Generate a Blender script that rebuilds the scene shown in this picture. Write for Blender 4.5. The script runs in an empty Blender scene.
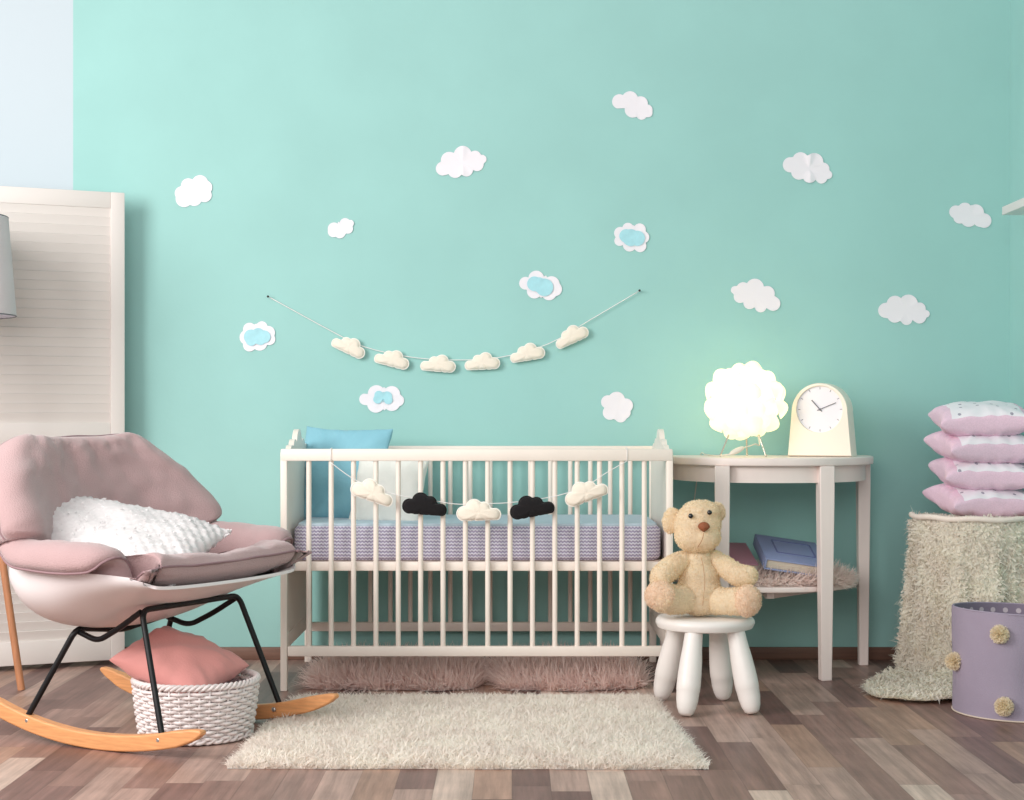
import bpy, bmesh, math, random
import numpy as np
from mathutils import Vector, Matrix, Euler, noise
PI = math.pi
S = bpy.context.scene
COL = S.collection
random.seed(7); RNG = np.random.default_rng(7)

# ------------------------------------------------------------------ materials
def srgb(r, g, b):
    f = lambda c: (c/255/12.92) if c/255 <= .04045 else ((c/255+.055)/1.055)**2.4
    return (f(r), f(g), f(b), 1)
def mat(name, col, rough=.6, bump=0, bscale=60, var=0, vscale=8, sheen=0, spec=.5, metal=0, sub=0, stretch=None, col2=None):
    m = bpy.data.materials.new(name); m.use_nodes = True
    n = m.node_tree.nodes; l = m.node_tree.links; b = n['Principled BSDF']
    b.inputs['Base Color'].default_value = col; b.inputs['Roughness'].default_value = rough
    b.inputs['Specular IOR Level'].default_value = spec; b.inputs['Metallic'].default_value = metal
    if sheen: b.inputs['Sheen Weight'].default_value = sheen; b.inputs['Sheen Roughness'].default_value = .5
    if sub: b.inputs['Subsurface Weight'].default_value = sub; b.inputs['Subsurface Radius'].default_value = (.02, .012, .008); b.inputs['Subsurface Scale'].default_value = .5
    tc = n.new('ShaderNodeTexCoord'); mp = n.new('ShaderNodeMapping'); l.new(tc.outputs['Object'], mp.inputs[0])
    if stretch: mp.inputs['Scale'].default_value = stretch
    if var:
        t = n.new('ShaderNodeTexNoise'); t.inputs['Scale'].default_value = vscale; t.inputs['Detail'].default_value = 4
        l.new(mp.outputs[0], t.inputs[0])
        mx = n.new('ShaderNodeMix'); mx.data_type = 'RGBA'
        c2 = col2 or tuple(c*(1-var) for c in col[:3])+(1,)
        mx.inputs[6].default_value = c2; mx.inputs[7].default_value = col if col2 else tuple(min(1, c*(1+var*.5)) for c in col[:3])+(1,)
        rp = n.new('ShaderNodeMapRange'); rp.inputs[1].default_value = .35; rp.inputs[2].default_value = .65
        l.new(t.outputs[0], rp.inputs[0]); l.new(rp.outputs[0], mx.inputs[0]); l.new(mx.outputs[2], b.inputs['Base Color'])
    if bump:
        t = n.new('ShaderNodeTexNoise'); t.inputs['Scale'].default_value = bscale; t.inputs['Detail'].default_value = 5
        l.new(mp.outputs[0], t.inputs[0])
        bp = n.new('ShaderNodeBump'); bp.inputs['Strength'].default_value = bump; bp.inputs['Distance'].default_value = .01
        l.new(t.outputs[0], bp.inputs['Height']); l.new(bp.outputs[0], b.inputs['Normal'])
    return m
def fur_mat(name, col, tr=.45, var=.06):
    m = mat(name, col, .95, var=var, vscale=12); n = m.node_tree.nodes; l = m.node_tree.links; b = n['Principled BSDF']; out = n['Material Output']
    b.inputs['Specular IOR Level'].default_value = .1
    t = n.new('ShaderNodeBsdfTranslucent')
    src = b.inputs['Base Color'].links[0].from_socket; l.new(src, t.inputs[0])
    mx = n.new('ShaderNodeMixShader'); mx.inputs[0].default_value = tr; l.new(b.outputs[0], mx.inputs[1]); l.new(t.outputs[0], mx.inputs[2]); l.new(mx.outputs[0], out.inputs[0])
    return m
def math_node(n, l, op, a, b=None):
    k = n.new('ShaderNodeMath'); k.operation = op
    for i, v in enumerate((a, b)):
        if v is None: continue
        if isinstance(v, (int, float)): k.inputs[i].default_value = v
        else: l.new(v, k.inputs[i])
    return k.outputs[0]

M = {}
M['teal'] = mat('teal_wall_paint', srgb(160, 208, 203), .85, bump=.06, bscale=35, var=.03, vscale=3)
M['pale'] = mat('pale_blue_wall_paint', srgb(196, 208, 215), .8, bump=.04, bscale=35)
M['crib'] = mat('cream_painted_wood', srgb(246, 234, 223), .42, bump=.03, bscale=40, var=.03, vscale=6)
M['table'] = mat('off_white_wood', srgb(242, 228, 222), .4, bump=.05, bscale=30, var=.04, vscale=10, stretch=(1, 1, .1))
M['screen'] = mat('white_louvre_paint', srgb(226, 219, 214), .5, bump=.03, bscale=30)
M['white'] = mat('white_plastic', srgb(240, 233, 228), .35, spec=.5)
M['shell'] = mat('white_moulded_shell', srgb(240, 232, 232), .38)
M['shelfw'] = mat('white_shelf_laminate', srgb(238, 232, 230), .4)
M['mauve'] = mat('mauve_upholstery', srgb(184, 153, 153), .9, bump=.35, bscale=260, var=.05, vscale=9, sheen=.35)
M['piping'] = mat('mauve_piping', srgb(150, 120, 124), .85, bump=.2, bscale=200)
M['black'] = mat('black_steel', srgb(16, 15, 18), .4, spec=.35)
M['beech'] = mat('beech_wood', srgb(226, 160, 106), .42, bump=.08, bscale=25, var=.14, vscale=14, stretch=(1, 12, 12))
M['lampwood'] = mat('lamp_leg_wood', srgb(190, 130, 92), .5, bump=.08, bscale=25, var=.12, vscale=12, stretch=(12, 12, 1))
M['wicker'] = mat('white_wicker', srgb(238, 228, 226), .5, bump=.2, bscale=120, var=.06, vscale=60)
M['pink'] = mat('salmon_pink_cotton', srgb(222, 152, 146), .85, bump=.12, bscale=180, sheen=.2)
M['greycloth'] = mat('grey_mauve_cloth', srgb(160, 140, 146), .9, bump=.2, bscale=200)
M['blue'] = mat('sky_blue_cotton', srgb(134, 190, 206), .8, bump=.1, bscale=150, sheen=.15)
M['whitecot'] = mat('off_white_cotton', srgb(232, 232, 226), .85, bump=.12, bscale=150)
M['boucle'] = fur_mat('ivory_boucle', srgb(252, 248, 248), .3)
M['felt'] = mat('ivory_felt', srgb(248, 236, 220), .95, bump=.3, bscale=300, sheen=.3)
M['felt_edge'] = mat('ivory_felt_edge', srgb(252, 246, 238), .9)
M['feltblack'] = mat('black_felt', srgb(17, 13, 16), .95, bump=.3, bscale=300, sheen=.05)
M['string'] = mat('white_string', srgb(244, 240, 238), .8)
M['paper'] = mat('white_paper', srgb(243, 238, 244), .7)
M['bluepaper'] = mat('light_blue_paper', srgb(172, 224, 234), .7, var=.05, vscale=60)
M['teddy'] = fur_mat('honey_plush', srgb(255, 236, 208), .35)
M['pad'] = fur_mat('pinkish_plush', srgb(255, 230, 206), .35)
M['eye'] = mat('black_bead', srgb(14, 12, 12), .12, spec=.8)
M['nose'] = mat('brown_stitched_nose', srgb(150, 84, 50), .6, bump=.4, bscale=300)
M['thread'] = mat('brown_thread', srgb(196, 150, 112), .8)
M['rug'] = fur_mat('cream_shag', srgb(255, 246, 238))
M['sheep'] = fur_mat('dusty_pink_sheepskin', srgb(255, 236, 230))
M['shelffur'] = fur_mat('pale_pink_fur', srgb(255, 240, 234))
M['fluffy'] = fur_mat('cream_fluffy_blanket', srgb(255, 248, 237))
M['basketlav'] = mat('lavender_felt', srgb(164, 152, 170), .9, bump=.2, bscale=250, var=.04)
M['pom'] = fur_mat('cream_yarn', srgb(255, 242, 220))
M['clock'] = mat('ivory_lacquer', srgb(246, 237, 222), .4)
M['clockside'] = mat('ivory_lacquer_side', srgb(238, 222, 204), .45)
M['face'] = mat('white_dial', srgb(238, 236, 244), .5)
M['hand'] = mat('grey_metal', srgb(110, 110, 118), .4, metal=.3)
M['nail'] = mat('dark_steel_nail', srgb(70, 66, 64), .4, metal=.7)
M['albumblue'] = mat('periwinkle_album_cloth', srgb(150, 164, 204), .7, bump=.15, bscale=250)
M['albumframe'] = mat('indigo_album_window', srgb(112, 120, 168), .6)
M['albumpink'] = mat('mauve_pink_album_cloth', srgb(190, 136, 150), .7, bump=.15, bscale=250)
M['pages'] = mat('cream_pages', srgb(226, 214, 196), .8, bump=.4, bscale=80, stretch=(1, 1, 14))
M['cable'] = mat('white_cable', srgb(226, 218, 204), .5)
M['chrome'] = mat('chrome_leg', srgb(214, 208, 196), .25, metal=.8)
M['bedbase'] = mat('bed_base_wood', srgb(232, 212, 198), .55)
M['lampshade'] = fur_mat('light_grey_lampshade', srgb(255, 248, 248), .6, .02)
M['shadein'] = mat('white_shade_lining', srgb(240, 240, 248), .7)
M['hinge'] = mat('steel_hinge', srgb(180, 176, 172), .35, metal=.8)

def baseboard_mat():
    return mat('dark_wood_baseboard', srgb(124, 92, 78), .5, bump=.1, bscale=20, var=.2, vscale=8, stretch=(.4, 8, 8))
M['base'] = baseboard_mat()

def floor_mat():
    m = bpy.data.materials.new('laminate_planks'); m.use_nodes = True
    n = m.node_tree.nodes; l = m.node_tree.links; b = n['Principled BSDF']
    tc = n.new('ShaderNodeTexCoord'); sp = n.new('ShaderNodeSeparateXYZ'); l.new(tc.outputs['Object'], sp.inputs[0])
    x, y = sp.outputs[0], sp.outputs[1]
    cx = math_node(n, l, 'DIVIDE', x, .0955); ci = math_node(n, l, 'FLOOR', cx); cf = math_node(n, l, 'FRACT', cx)
    wn = n.new('ShaderNodeTexWhiteNoise'); wn.noise_dimensions = '1D'; l.new(ci, wn.inputs['W'])
    yy = math_node(n, l, 'ADD', math_node(n, l, 'DIVIDE', y, .58), math_node(n, l, 'MULTIPLY', wn.outputs[0], 9.0))
    yi = math_node(n, l, 'FLOOR', yy); yf = math_node(n, l, 'FRACT', yy)
    cb = n.new('ShaderNodeCombineXYZ'); l.new(ci, cb.inputs[0]); l.new(yi, cb.inputs[1])
    w2 = n.new('ShaderNodeTexWhiteNoise'); w2.noise_dimensions = '2D'; l.new(cb.outputs[0], w2.inputs['Vector'])
    cr = n.new('ShaderNodeValToRGB'); l.new(w2.outputs[0], cr.inputs[0])
    e = cr.color_ramp; e.interpolation = 'CONSTANT'
    cols = [(0, (116, 86, 80)), (.16, (156, 124, 114)), (.34, (130, 100, 93)), (.48, (176, 146, 134)), (.64, (146, 114, 104)), (.78, (198, 174, 160)), (.9, (168, 134, 117))]
    e.elements[0].position = 0; e.elements[0].color = srgb(*cols[0][1]); e.elements[1].position = cols[1][0]; e.elements[1].color = srgb(*cols[1][1])
    for p, c in cols[2:]:
        k = e.elements.new(p); k.color = srgb(*c)
    # grain stretched along the plank, shifted per plank
    mp = n.new('ShaderNodeMapping'); mp.inputs['Scale'].default_value = (42, 2.2, 1); l.new(tc.outputs['Object'], mp.inputs[0])
    of = n.new('ShaderNodeVectorMath'); of.operation = 'ADD'; l.new(mp.outputs[0], of.inputs[0])
    sc = n.new('ShaderNodeVectorMath'); sc.operation = 'SCALE'; sc.inputs['Scale'].default_value = 30; l.new(w2.outputs[1], sc.inputs[0]); l.new(sc.outputs[0], of.inputs[1])
    g = n.new('ShaderNodeTexNoise'); g.inputs['Scale'].default_value = 1; g.inputs['Detail'].default_value = 7; g.inputs['Roughness'].default_value = .65; l.new(of.outputs[0], g.inputs[0])
    g2 = n.new('ShaderNodeTexNoise'); g2.inputs['Scale'].default_value = 7; g2.inputs['Detail'].default_value = 5; l.new(tc.outputs['Object'], g2.inputs[0])
    r1 = n.new('ShaderNodeMapRange'); r1.inputs[1].default_value = .3; r1.inputs[2].default_value = .7; r1.inputs[3].default_value = .62; r1.inputs[4].default_value = 1.25; l.new(g.outputs[0], r1.inputs[0])
    r2 = n.new('ShaderNodeMapRange'); r2.inputs[1].default_value = .3; r2.inputs[2].default_value = .7; r2.inputs[3].default_value = .88; r2.inputs[4].default_value = 1.12; l.new(g2.outputs[0], r2.inputs[0])
    k = math_node(n, l, 'MULTIPLY', r1.outputs[0], r2.outputs[0])
    # seams
    ex = math_node(n, l, 'MINIMUM', cf, math_node(n, l, 'SUBTRACT', 1.0, cf)); ex = math_node(n, l, 'MULTIPLY', ex, .0955)
    ey = math_node(n, l, 'MINIMUM', yf, math_node(n, l, 'SUBTRACT', 1.0, yf)); ey = math_node(n, l, 'MULTIPLY', ey, .58)
    ed = math_node(n, l, 'MINIMUM', ex, ey)
    sm = n.new('ShaderNodeMapRange'); sm.inputs[1].default_value = .0; sm.inputs[2].default_value = .0016; sm.inputs[3].default_value = .62; sm.inputs[4].default_value = 1; l.new(ed, sm.inputs[0])
    k = math_node(n, l, 'MULTIPLY', k, sm.outputs[0])
    v = n.new('ShaderNodeVectorMath'); v.operation = 'SCALE'; l.new(cr.outputs[0], v.inputs[0]); l.new(k, v.inputs['Scale'])
    l.new(v.outputs[0], b.inputs['Base Color'])
    b.inputs['Roughness'].default_value = .42; b.inputs['Specular IOR Level'].default_value = .45
    bp = n.new('ShaderNodeBump'); bp.inputs['Strength'].default_value = .25; bp.inputs['Distance'].default_value = .002
    l.new(k, bp.inputs['Height']); l.new(bp.outputs[0], b.inputs['Normal'])
    return m
M['floor'] = floor_mat()

def knit_mat():
    m = bpy.data.materials.new('lavender_knit'); m.use_nodes = True
    n = m.node_tree.nodes; l = m.node_tree.links; b = n['Principled BSDF']
    tc = n.new('ShaderNodeTexCoord'); sp = n.new('ShaderNodeSeparateXYZ'); l.new(tc.outputs['Object'], sp.inputs[0])
    fx = math_node(n, l, 'FRACT', math_node(n, l, 'DIVIDE', sp.outputs[0], .0115))
    tri = math_node(n, l, 'MULTIPLY', math_node(n, l, 'ABSOLUTE', math_node(n, l, 'SUBTRACT', fx, .5)), 0.75)
    fz = math_node(n, l, 'FRACT', math_node(n, l, 'ADD', math_node(n, l, 'DIVIDE', sp.outputs[2], .0115), tri))
    h = math_node(n, l, 'SINE', math_node(n, l, 'MULTIPLY', fz, 2*PI))
    r = n.new('ShaderNodeMapRange'); r.inputs[1].default_value = -.7; r.inputs[2].default_value = .7; l.new(h, r.inputs[0])
    mx = n.new('ShaderNodeMix'); mx.data_type = 'RGBA'; mx.inputs[6].default_value = srgb(158, 150, 176); mx.inputs[7].default_value = srgb(218, 215, 228)
    l.new(r.outputs[0], mx.inputs[0]); l.new(mx.outputs[2], b.inputs['Base Color']); b.inputs['Roughness'].default_value = .95
    bp = n.new('ShaderNodeBump'); bp.inputs['Strength'].default_value = .5; bp.inputs['Distance'].default_value = .004
    l.new(h, bp.inputs['Height']); l.new(bp.outputs[0], b.inputs['Normal'])
    return m
M['knit'] = knit_mat()
M['sheet'] = mat('pale_blue_grey_sheet', srgb(190, 208, 220), .9, bump=.15, bscale=150)

def polka_mat(name, base, dot, scale, rad, axes=(0, 1), seed=0, vary=.0):
    m = bpy.data.materials.new(name); m.use_nodes = True
    n = m.node_tree.nodes; l = m.node_tree.links; b = n['Principled BSDF']; b.inputs['Roughness'].default_value = .85
    tc = n.new('ShaderNodeTexCoord')
    vo = n.new('ShaderNodeTexVoronoi'); vo.voronoi_dimensions = '2D'; vo.inputs['Scale'].default_value = scale; vo.inputs['Randomness'].default_value = vary
    l.new(tc.outputs['UV'], vo.inputs['Vector'])
    c = math_node(n, l, 'LESS_THAN', vo.outputs['Distance'], rad)
    mx = n.new('ShaderNodeMix'); mx.data_type = 'RGBA'; mx.inputs[6].default_value = base; mx.inputs[7].default_value = dot
    l.new(c, mx.inputs[0]); l.new(mx.outputs[2], b.inputs['Base Color'])
    return m
M['lining'] = polka_mat('lavender_dotted_lining', srgb(140, 126, 144), srgb(206, 192, 200), 24, .2)
M['spotted'] = polka_mat('white_star_cotton', srgb(246, 240, 246), srgb(170, 164, 178), 7.5, .10, vary=.55)
M['pinkcot'] = mat('pink_gingham_cotton', srgb(240, 206, 224), .85, bump=.1, bscale=160, var=.06, vscale=200)

def petal_mat():
    m = bpy.data.materials.new('glowing_petal_plastic'); m.use_nodes = True
    n = m.node_tree.nodes; l = m.node_tree.links; n.remove(n['Principled BSDF']); out = n['Material Output']
    d = n.new('ShaderNodeBsdfDiffuse'); d.inputs[0].default_value = (.9, .88, .8, 1)
    t = n.new('ShaderNodeBsdfTranslucent'); t.inputs[0].default_value = (.95, .9, .72, 1)
    e = n.new('ShaderNodeEmission'); e.inputs[0].default_value = (1, .90, .66, 1); e.inputs[1].default_value = .34
    mx = n.new('ShaderNodeMixShader'); mx.inputs[0].default_value = .5; l.new(d.outputs[0], mx.inputs[1]); l.new(t.outputs[0], mx.inputs[2])
    ad = n.new('ShaderNodeAddShader'); l.new(mx.outputs[0], ad.inputs[0]); l.new(e.outputs[0], ad.inputs[1]); l.new(ad.outputs[0], out.inputs[0])
    return m
M['petal'] = petal_mat()
def glow_mat():
    m = bpy.data.materials.new('glowing_bulb_glass'); m.use_nodes = True
    n = m.node_tree.nodes; b = n['Principled BSDF']; b.inputs['Emission Color'].default_value = (1, .85, .55, 1); b.inputs['Emission Strength'].default_value = 20
    return m
M['bulb'] = glow_mat()

# ------------------------------------------------------------------ object helpers
def tag(o, label=None, cat=None, group=None, kind=None):
    if label: o['label'] = label
    if cat: o['category'] = cat
    if group: o['group'] = group
    if kind: o['kind'] = kind
    return o
def empty(name, loc, label, cat, rz=0, group=None):
    o = bpy.data.objects.new(name, None); COL.objects.link(o); o.location = loc; o.rotation_euler = (0, 0, rz); o.empty_display_size = .05
    return tag(o, label, cat, group)
def copy_tree(o, parent=None):
    c = o.copy(); COL.objects.link(c); c.parent = parent
    for ch in list(o.children): copy_tree(ch, c)
    return c
def link(name, me, material, parent=None, smooth=True, loc=None):
    if smooth:
        me.polygons.foreach_set('use_smooth', [True]*len(me.polygons))
    mats = material if isinstance(material, (list, tuple)) else [material]
    for k in mats: me.materials.append(k)
    o = bpy.data.objects.new(name, me); COL.objects.link(o)
    if parent: o.parent = parent
    if loc is not None: o.location = loc
    return o
def bobj(name, bm, material, parent=None, smooth=True, loc=None, sharp=35):
    bmesh.ops.recalc_face_normals(bm, faces=bm.faces)
    me = bpy.data.meshes.new(name); bm.to_mesh(me); bm.free()
    o = link(name, me, material, parent, smooth, loc)
    if smooth and sharp: me.set_sharp_from_angle(angle=math.radians(sharp))
    return o
def pyobj(name, verts, faces, material, parent=None, smooth=True, loc=None, sharp=0, mi=None):
    me = bpy.data.meshes.new(name); me.from_pydata([tuple(v) for v in verts], [], faces)
    if mi is not None: me.polygons.foreach_set('material_index', mi)
    bm = bmesh.new(); bm.from_mesh(me); bmesh.ops.remove_doubles(bm, verts=bm.verts, dist=1e-6); bmesh.ops.recalc_face_normals(bm, faces=bm.faces); bm.to_mesh(me); bm.free()
    o = link(name, me, material, parent, smooth, loc)
    if sharp: me.set_sharp_from_angle(angle=math.radians(sharp))
    return o
def add_box(bm, c, s, bev=0, mtx=None, seg=2):
    r = bmesh.ops.create_cube(bm, size=1); vs = r['verts']
    bmesh.ops.scale(bm, vec=s, verts=vs)
    if bev:
        es = list({e for v in vs for e in v.link_edges})
        g = bmesh.ops.bevel(bm, geom=es, offset=bev, segments=seg, affect='EDGES', profile=.5); vs = list({v for f in g['faces'] for v in f.verts} | {v for v in vs if v.is_valid})
    if mtx is not None: bmesh.ops.transform(bm, matrix=mtx, verts=vs)
    bmesh.ops.translate(bm, vec=c, verts=vs)
    return vs
def box(name, c, s, material, parent=None, bev=.003, mtx=None, loc=None):
    bm = bmesh.new(); add_box(bm, c, s, bev, mtx); return bobj(name, bm, material, parent, loc=loc)
def smooth_path(pts, n=8):
    P = [Vector(p) for p in pts]; out = []
    for i in range(len(P)-1):
        p0 = P[max(i-1, 0)]; p1 = P[i]; p2 = P[i+1]; p3 = P[min(i+2, len(P)-1)]
        for k in range(n):
            t = k/n; out.append(.5*((2*p1)+(p2-p0)*t+(2*p0-5*p1+4*p2-p3)*t*t+(3*p1-p0-3*p2+p3)*t**3))
    out.append(P[-1]); return out
def round_path(pts, r=.02, n=5):
    P = [Vector(p) for p in pts]; out = [P[0]]
    for i in range(1, len(P)-1):
        a = (P[i-1]-P[i]); b = (P[i+1]-P[i]); d = min(r, a.length*.45, b.length*.45); A = P[i]+a.normalized()*d; B = P[i]+b.normalized()*d
        for k in range(n+1):
            t = k/n; out.append(A.lerp(P[i], t).lerp(P[i].lerp(B, t), t))
    out.append(P[-1]); return out
def tube_data(pts, rad, sides=8, closed=False, V=None, F=None, cap=True, squash=None):
    V = [] if V is None else V; F = [] if F is None else F
    P = [Vector(p) for p in pts]; N = len(P); b0 = len(V)
    rr = rad if callable(rad) else (lambda t: rad)
    T = []
    for i in range(N):
        a = P[(i-1) % N] if (closed or i > 0) else P[0]; b = P[(i+1) % N] if (closed or i < N-1) else P[-1]
        T.append((b-a).normalized())
    ref = Vector((0, 0, 1)) if abs(T[0].z) < .9 else Vector((1, 0, 0))
    nx = T[0].cross(ref).normalized()
    for i in range(N):
        if i: 
            nx = (nx - T[i]*nx.dot(T[i])); nx.normalize()
        ny = T[i].cross(nx)
        r = rr(i/max(N-1, 1))
        for k in range(sides):
            a = 2*PI*k/sides; V.append(P[i]+nx*math.cos(a)*r+ny*math.sin(a)*r*(squash or 1))
    for i in range(N if closed else N-1):
        for k in range(sides):
            a = b0+i*sides+k; b = b0+i*sides+(k+1) % sides; c = b0+((i+1) % N)*sides+(k+1) % sides; d = b0+((i+1) % N)*sides+k
            F.append((a, b, c, d))
    if cap and not closed:
        F.append(tuple(b0+k for k in range(sides))[::-1]); F.append(tuple(b0+(N-1)*sides+k for k in range(sides)))
    return V, F
def tube(name, pts, rad, material, parent=None, sides=8, closed=False, **k):
    V, F = tube_data(pts, rad, sides, closed); return pyobj(name, V, F, material, parent, sharp=50, **k)
def lathe_data(prof, n=32, mtx=None, V=None, F=None):
    V = [] if V is None else V; F = [] if F is None else F; b0 = len(V); m = len(prof)
    for i in range(n):
        a = 2*PI*i/n
        for r, z in prof:
            v = Vector((r*math.cos(a), r*math.sin(a), z)); V.append(mtx @ v if mtx is not None else v)
    for i in range(n):
        for j in range(m-1):
            a = b0+i*m+j; b = b0+((i+1) % n)*m+j; F.append((a, b, b+1, a+1))
    return V, F
def lathe(name, prof, material, parent=None, n=32, loc=None, mtx=None, sharp=40):
    V, F = lathe_data(prof, n, mtx); return pyobj(name, V, F, material, parent, loc=loc, sharp=sharp)
def noise3(p, s, seed=0):
    return noise.noise(Vector((p[0]*s+seed*13.7, p[1]*s-seed*7.1, p[2]*s+seed*3.3)))

def tufts(P, N, length, width, lean=.4, curl=.5, segs=3, base=None, gravity=0, jit=.35, wtip=.15, flat=False):
    """curved strips rooted at P along N; returns vertex array and quad array"""
    P = np.asarray(P, float); N = np.asarray(N, float); n = len(P)
    D = RNG.normal(size=(n, 3)); D -= (D*N).sum(1)[:, None]*N; D /= np.linalg.norm(D, axis=1)[:, None]+1e-9
    if base is not None: D = D*(1-.6)+np.asarray(base)*.6
    L = length*(1+jit*RNG.uniform(-1, 1, n)); W = width*(1+jit*RNG.uniform(-1, 1, n))
    side = np.cross(N, D); side /= np.linalg.norm(side, axis=1)[:, None]+1e-9
    tw = (RNG.uniform(-.5, .5, n) if flat else RNG.uniform(0, PI, n))[:, None]; side = side*np.cos(tw)+D*np.sin(tw)*.8
    V = np.zeros((n, segs+1, 2, 3))
    d = N+D*lean*RNG.uniform(.3, 1.6, n)[:, None]; d /= np.linalg.norm(d, axis=1)[:, None]
    p = P.copy()
    for s in range(segs+1):
        f = s/segs; w = W*(1-(1-wtip)*f**1.5)
        V[:, s, 0] = p-side*w[:, None]/2; V[:, s, 1] = p+side*w[:, None]/2
        p = p+d*(L/segs)[:, None]
        d = d+D*curl*(1/segs)*1.2+np.array([0, 0, -gravity/segs])+RNG.normal(size=(n, 3))*.15; d /= np.linalg.norm(d, axis=1)[:, None]
    V = V.reshape(-1, 3); b = (np.arange(n)*(segs+1)*2)[:, None]
    F = np.concatenate([np.concatenate([b+2*s, b+2*s+1, b+2*s+3, b+2*s+2], 1) for s in range(segs)], 0)
    return V, F
def mesh_np(name, V, F, extraV=None, extraF=None, floor=None):
    if floor is not None: V = V.copy(); V[:, 2] = np.maximum(V[:, 2], floor)
    if extraV is not None and len(extraV):
        eV = np.array([tuple(v) for v in extraV]); eF = [tuple(i+len(V) for i in f) for f in extraF]
        V = np.concatenate([V, eV])
    else: eF = []
    nf = len(F); loops = list(F.reshape(-1)); starts = list(range(0, nf*4, 4)); tot = [4]*nf
    for f in eF: starts.append(len(loops)); tot.append(len(f)); loops.extend(f)
    me = bpy.data.meshes.new(name); me.vertices.add(len(V)); me.vertices.foreach_set('co', V.reshape(-1))
    me.loops.add(len(loops)); me.loops.foreach_set('vertex_index', np.array(loops, dtype=np.int32))
    me.polygons.add(len(starts)); me.polygons.foreach_set('loop_start', np.array(starts, dtype=np.int32)); me.polygons.foreach_set('loop_total', np.array(tot, dtype=np.int32))
    me.update(calc_edges=True); me.validate()
    return me
def sample_faces(V, F, n):
    """random points with normals on a quad/tri mesh given as lists"""
    V = np.array([tuple(v) for v in V]); T = []
    for f in F:
        for k in range(1, len(f)-1): T.append((f[0], f[k], f[k+1]))
    T = np.array(T); A, B, C = V[T[:, 0]], V[T[:, 1]], V[T[:, 2]]
    cr = np.cross(B-A, C-A); ar = np.linalg.norm(cr, axis=1); nn = cr/(ar[:, None]+1e-12)
    idx = RNG.choice(len(T), n, p=ar/ar.sum()); r1 = np.sqrt(RNG.uniform(size=n)); r2 = RNG.uniform(size=n)
    P = A[idx]*(1-r1)[:, None]+B[idx]*(r1*(1-r2))[:, None]+C[idx]*(r1*r2)[:, None]
    return P, nn[idx]
def obj_samples(o, n):
    me = o.data; V = [v.co for v in me.vertices]; F = [tuple(p.vertices) for p in me.polygons]
    return sample_faces(V, F, n)
def add_tufts_to(o, n, length, width, **k):
    P, N = obj_samples(o, n); V, F = tufts(P, N, length, width, **k)
    me = o.data; eV = [v.co.copy() for v in me.vertices]; eF = [tuple(p.vertices) for p in me.polygons]
    mats = list(me.materials)
    nm = mesh_np(me.name, V, F, eV, eF); nm.polygons.foreach_set('use_smooth', [True]*len(nm.polygons))
    for q in mats: nm.materials.append(q)
    o.data = nm; return o

# ------------------------------------------------------------------ the room (camera at the origin looking along +Y)
WY = 6.0; RX = 1.873; PX = -1.651
def struct(name, c, s, m, bev=0): return tag(box(name, c, s, m, bev=bev), kind='structure')
struct('floor', (-.6, 3.0, -.05), (6.0, 6.3, .1), M['floor'])
struct('wall_back', ((PX+RX+.1)/2, WY+.05, 1.45), (RX+.1-PX, .1, 2.9), M['teal'])
struct('wall_left', ((-3.5+PX)/2, WY+.05, 1.45), (PX+3.5, .1, 2.9), M['pale'])
struct('wall_right', (RX+.05, 4.0, 1.45), (.1, 4.0, 2.9), M['teal'])
struct('baseboard_back', ((-3.5+RX)/2, WY-.008, .0235), (RX+3.5, .016, .047), M['base'], .003)
struct('baseboard_right', (RX-.008, 3.99, .0235), (.016, 3.98, .047), M['base'], .003)

# ------------------------------------------------------------------ paper clouds on the wall
def outline(circles, n=120):
    cx = sum(c[0]*c[2] for c in circles)/sum(c[2] for c in circles); cy = sum(c[1]*c[2] for c in circles)/sum(c[2] for c in circles)
    out = []
    for i in range(n):
        a = 2*PI*i/n; dx, dy = math.cos(a), math.sin(a); best = 0
        for x, y, r in circles:
            ex, ey = x-cx, y-cy; b = ex*dx+ey*dy; q = b*b-(ex*ex+ey*ey-r*r)
            if q > 0: best = max(best, b+math.sqrt(q))
        out.append((best, dx, dy))
    mean = sum(o[0] for o in out)/n
    m2 = [min(max(o[0] for o in (out[(i+k) % n] for k in (-8, -6, -4, -2, 0, 2, 4, 6, 8))), o_[0]+.0) if False else max(o_[0], .80*min(max(out[(i+k) % n][0] for k in range(-9, 1)), max(out[(i+k) % n][0] for k in range(0, 10)))) for i, o_ in enumerate(out)]
    return [(cx+b*o[1], cy+b*o[2]) for b, o in zip(m2, out)], (cx, cy)
def sheet(name, pts, c, y0, thick, material, parent, fold=0, foldx=0, dome=0):
    """a cut sheet: outline in x,z, slightly lifted at its edge, real thickness"""
    V = []; F = []; n = len(pts); R = [0.35, .7, 1.0]
    for side in (0, 1):
        V.append(Vector((c[0], y0-thick*side-dome*0, c[1])))
        for f in R:
            for x, z in pts:
                X = c[0]+(x-c[0])*f; Z = c[1]+(z-c[1])*f
                lift = -.004*f*f*(.5+.5*noise3((x*3, z*3, 1), 9)) - fold*max(0, 1-abs(X-foldx)/.02)
                V.append(Vector((X, y0-thick*side+lift, Z)))
    m = 1+len(R)*n
    for side in (0, 1):
        o = side*m
        for i in range(n):
            j = (i+1) % n; t = (o, o+1+i, o+1+j); F.append(t)
            for k in range(len(R)-1):
                a = o+1+k*n
                F.append((a+i, a+j, a+n+j, a+n+i))
    e = 1+(len(R)-1)*n
    for i in range(n): F.append((e+i, e+(i+1) % n, m+e+(i+1) % n, m+e+i))
    return pyobj(name, V, F, material, parent, sharp=40)
K = WY/1595.0
def cz(ox, oy, circ):  # circles measured in a 17.07x enlargement of the wall, turned into wall metres
    return [((ox+x/17.07-512)*K, .9-(oy+y/17.07-420)*K, r/17.07*K) for x, y, r in circ]
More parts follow.
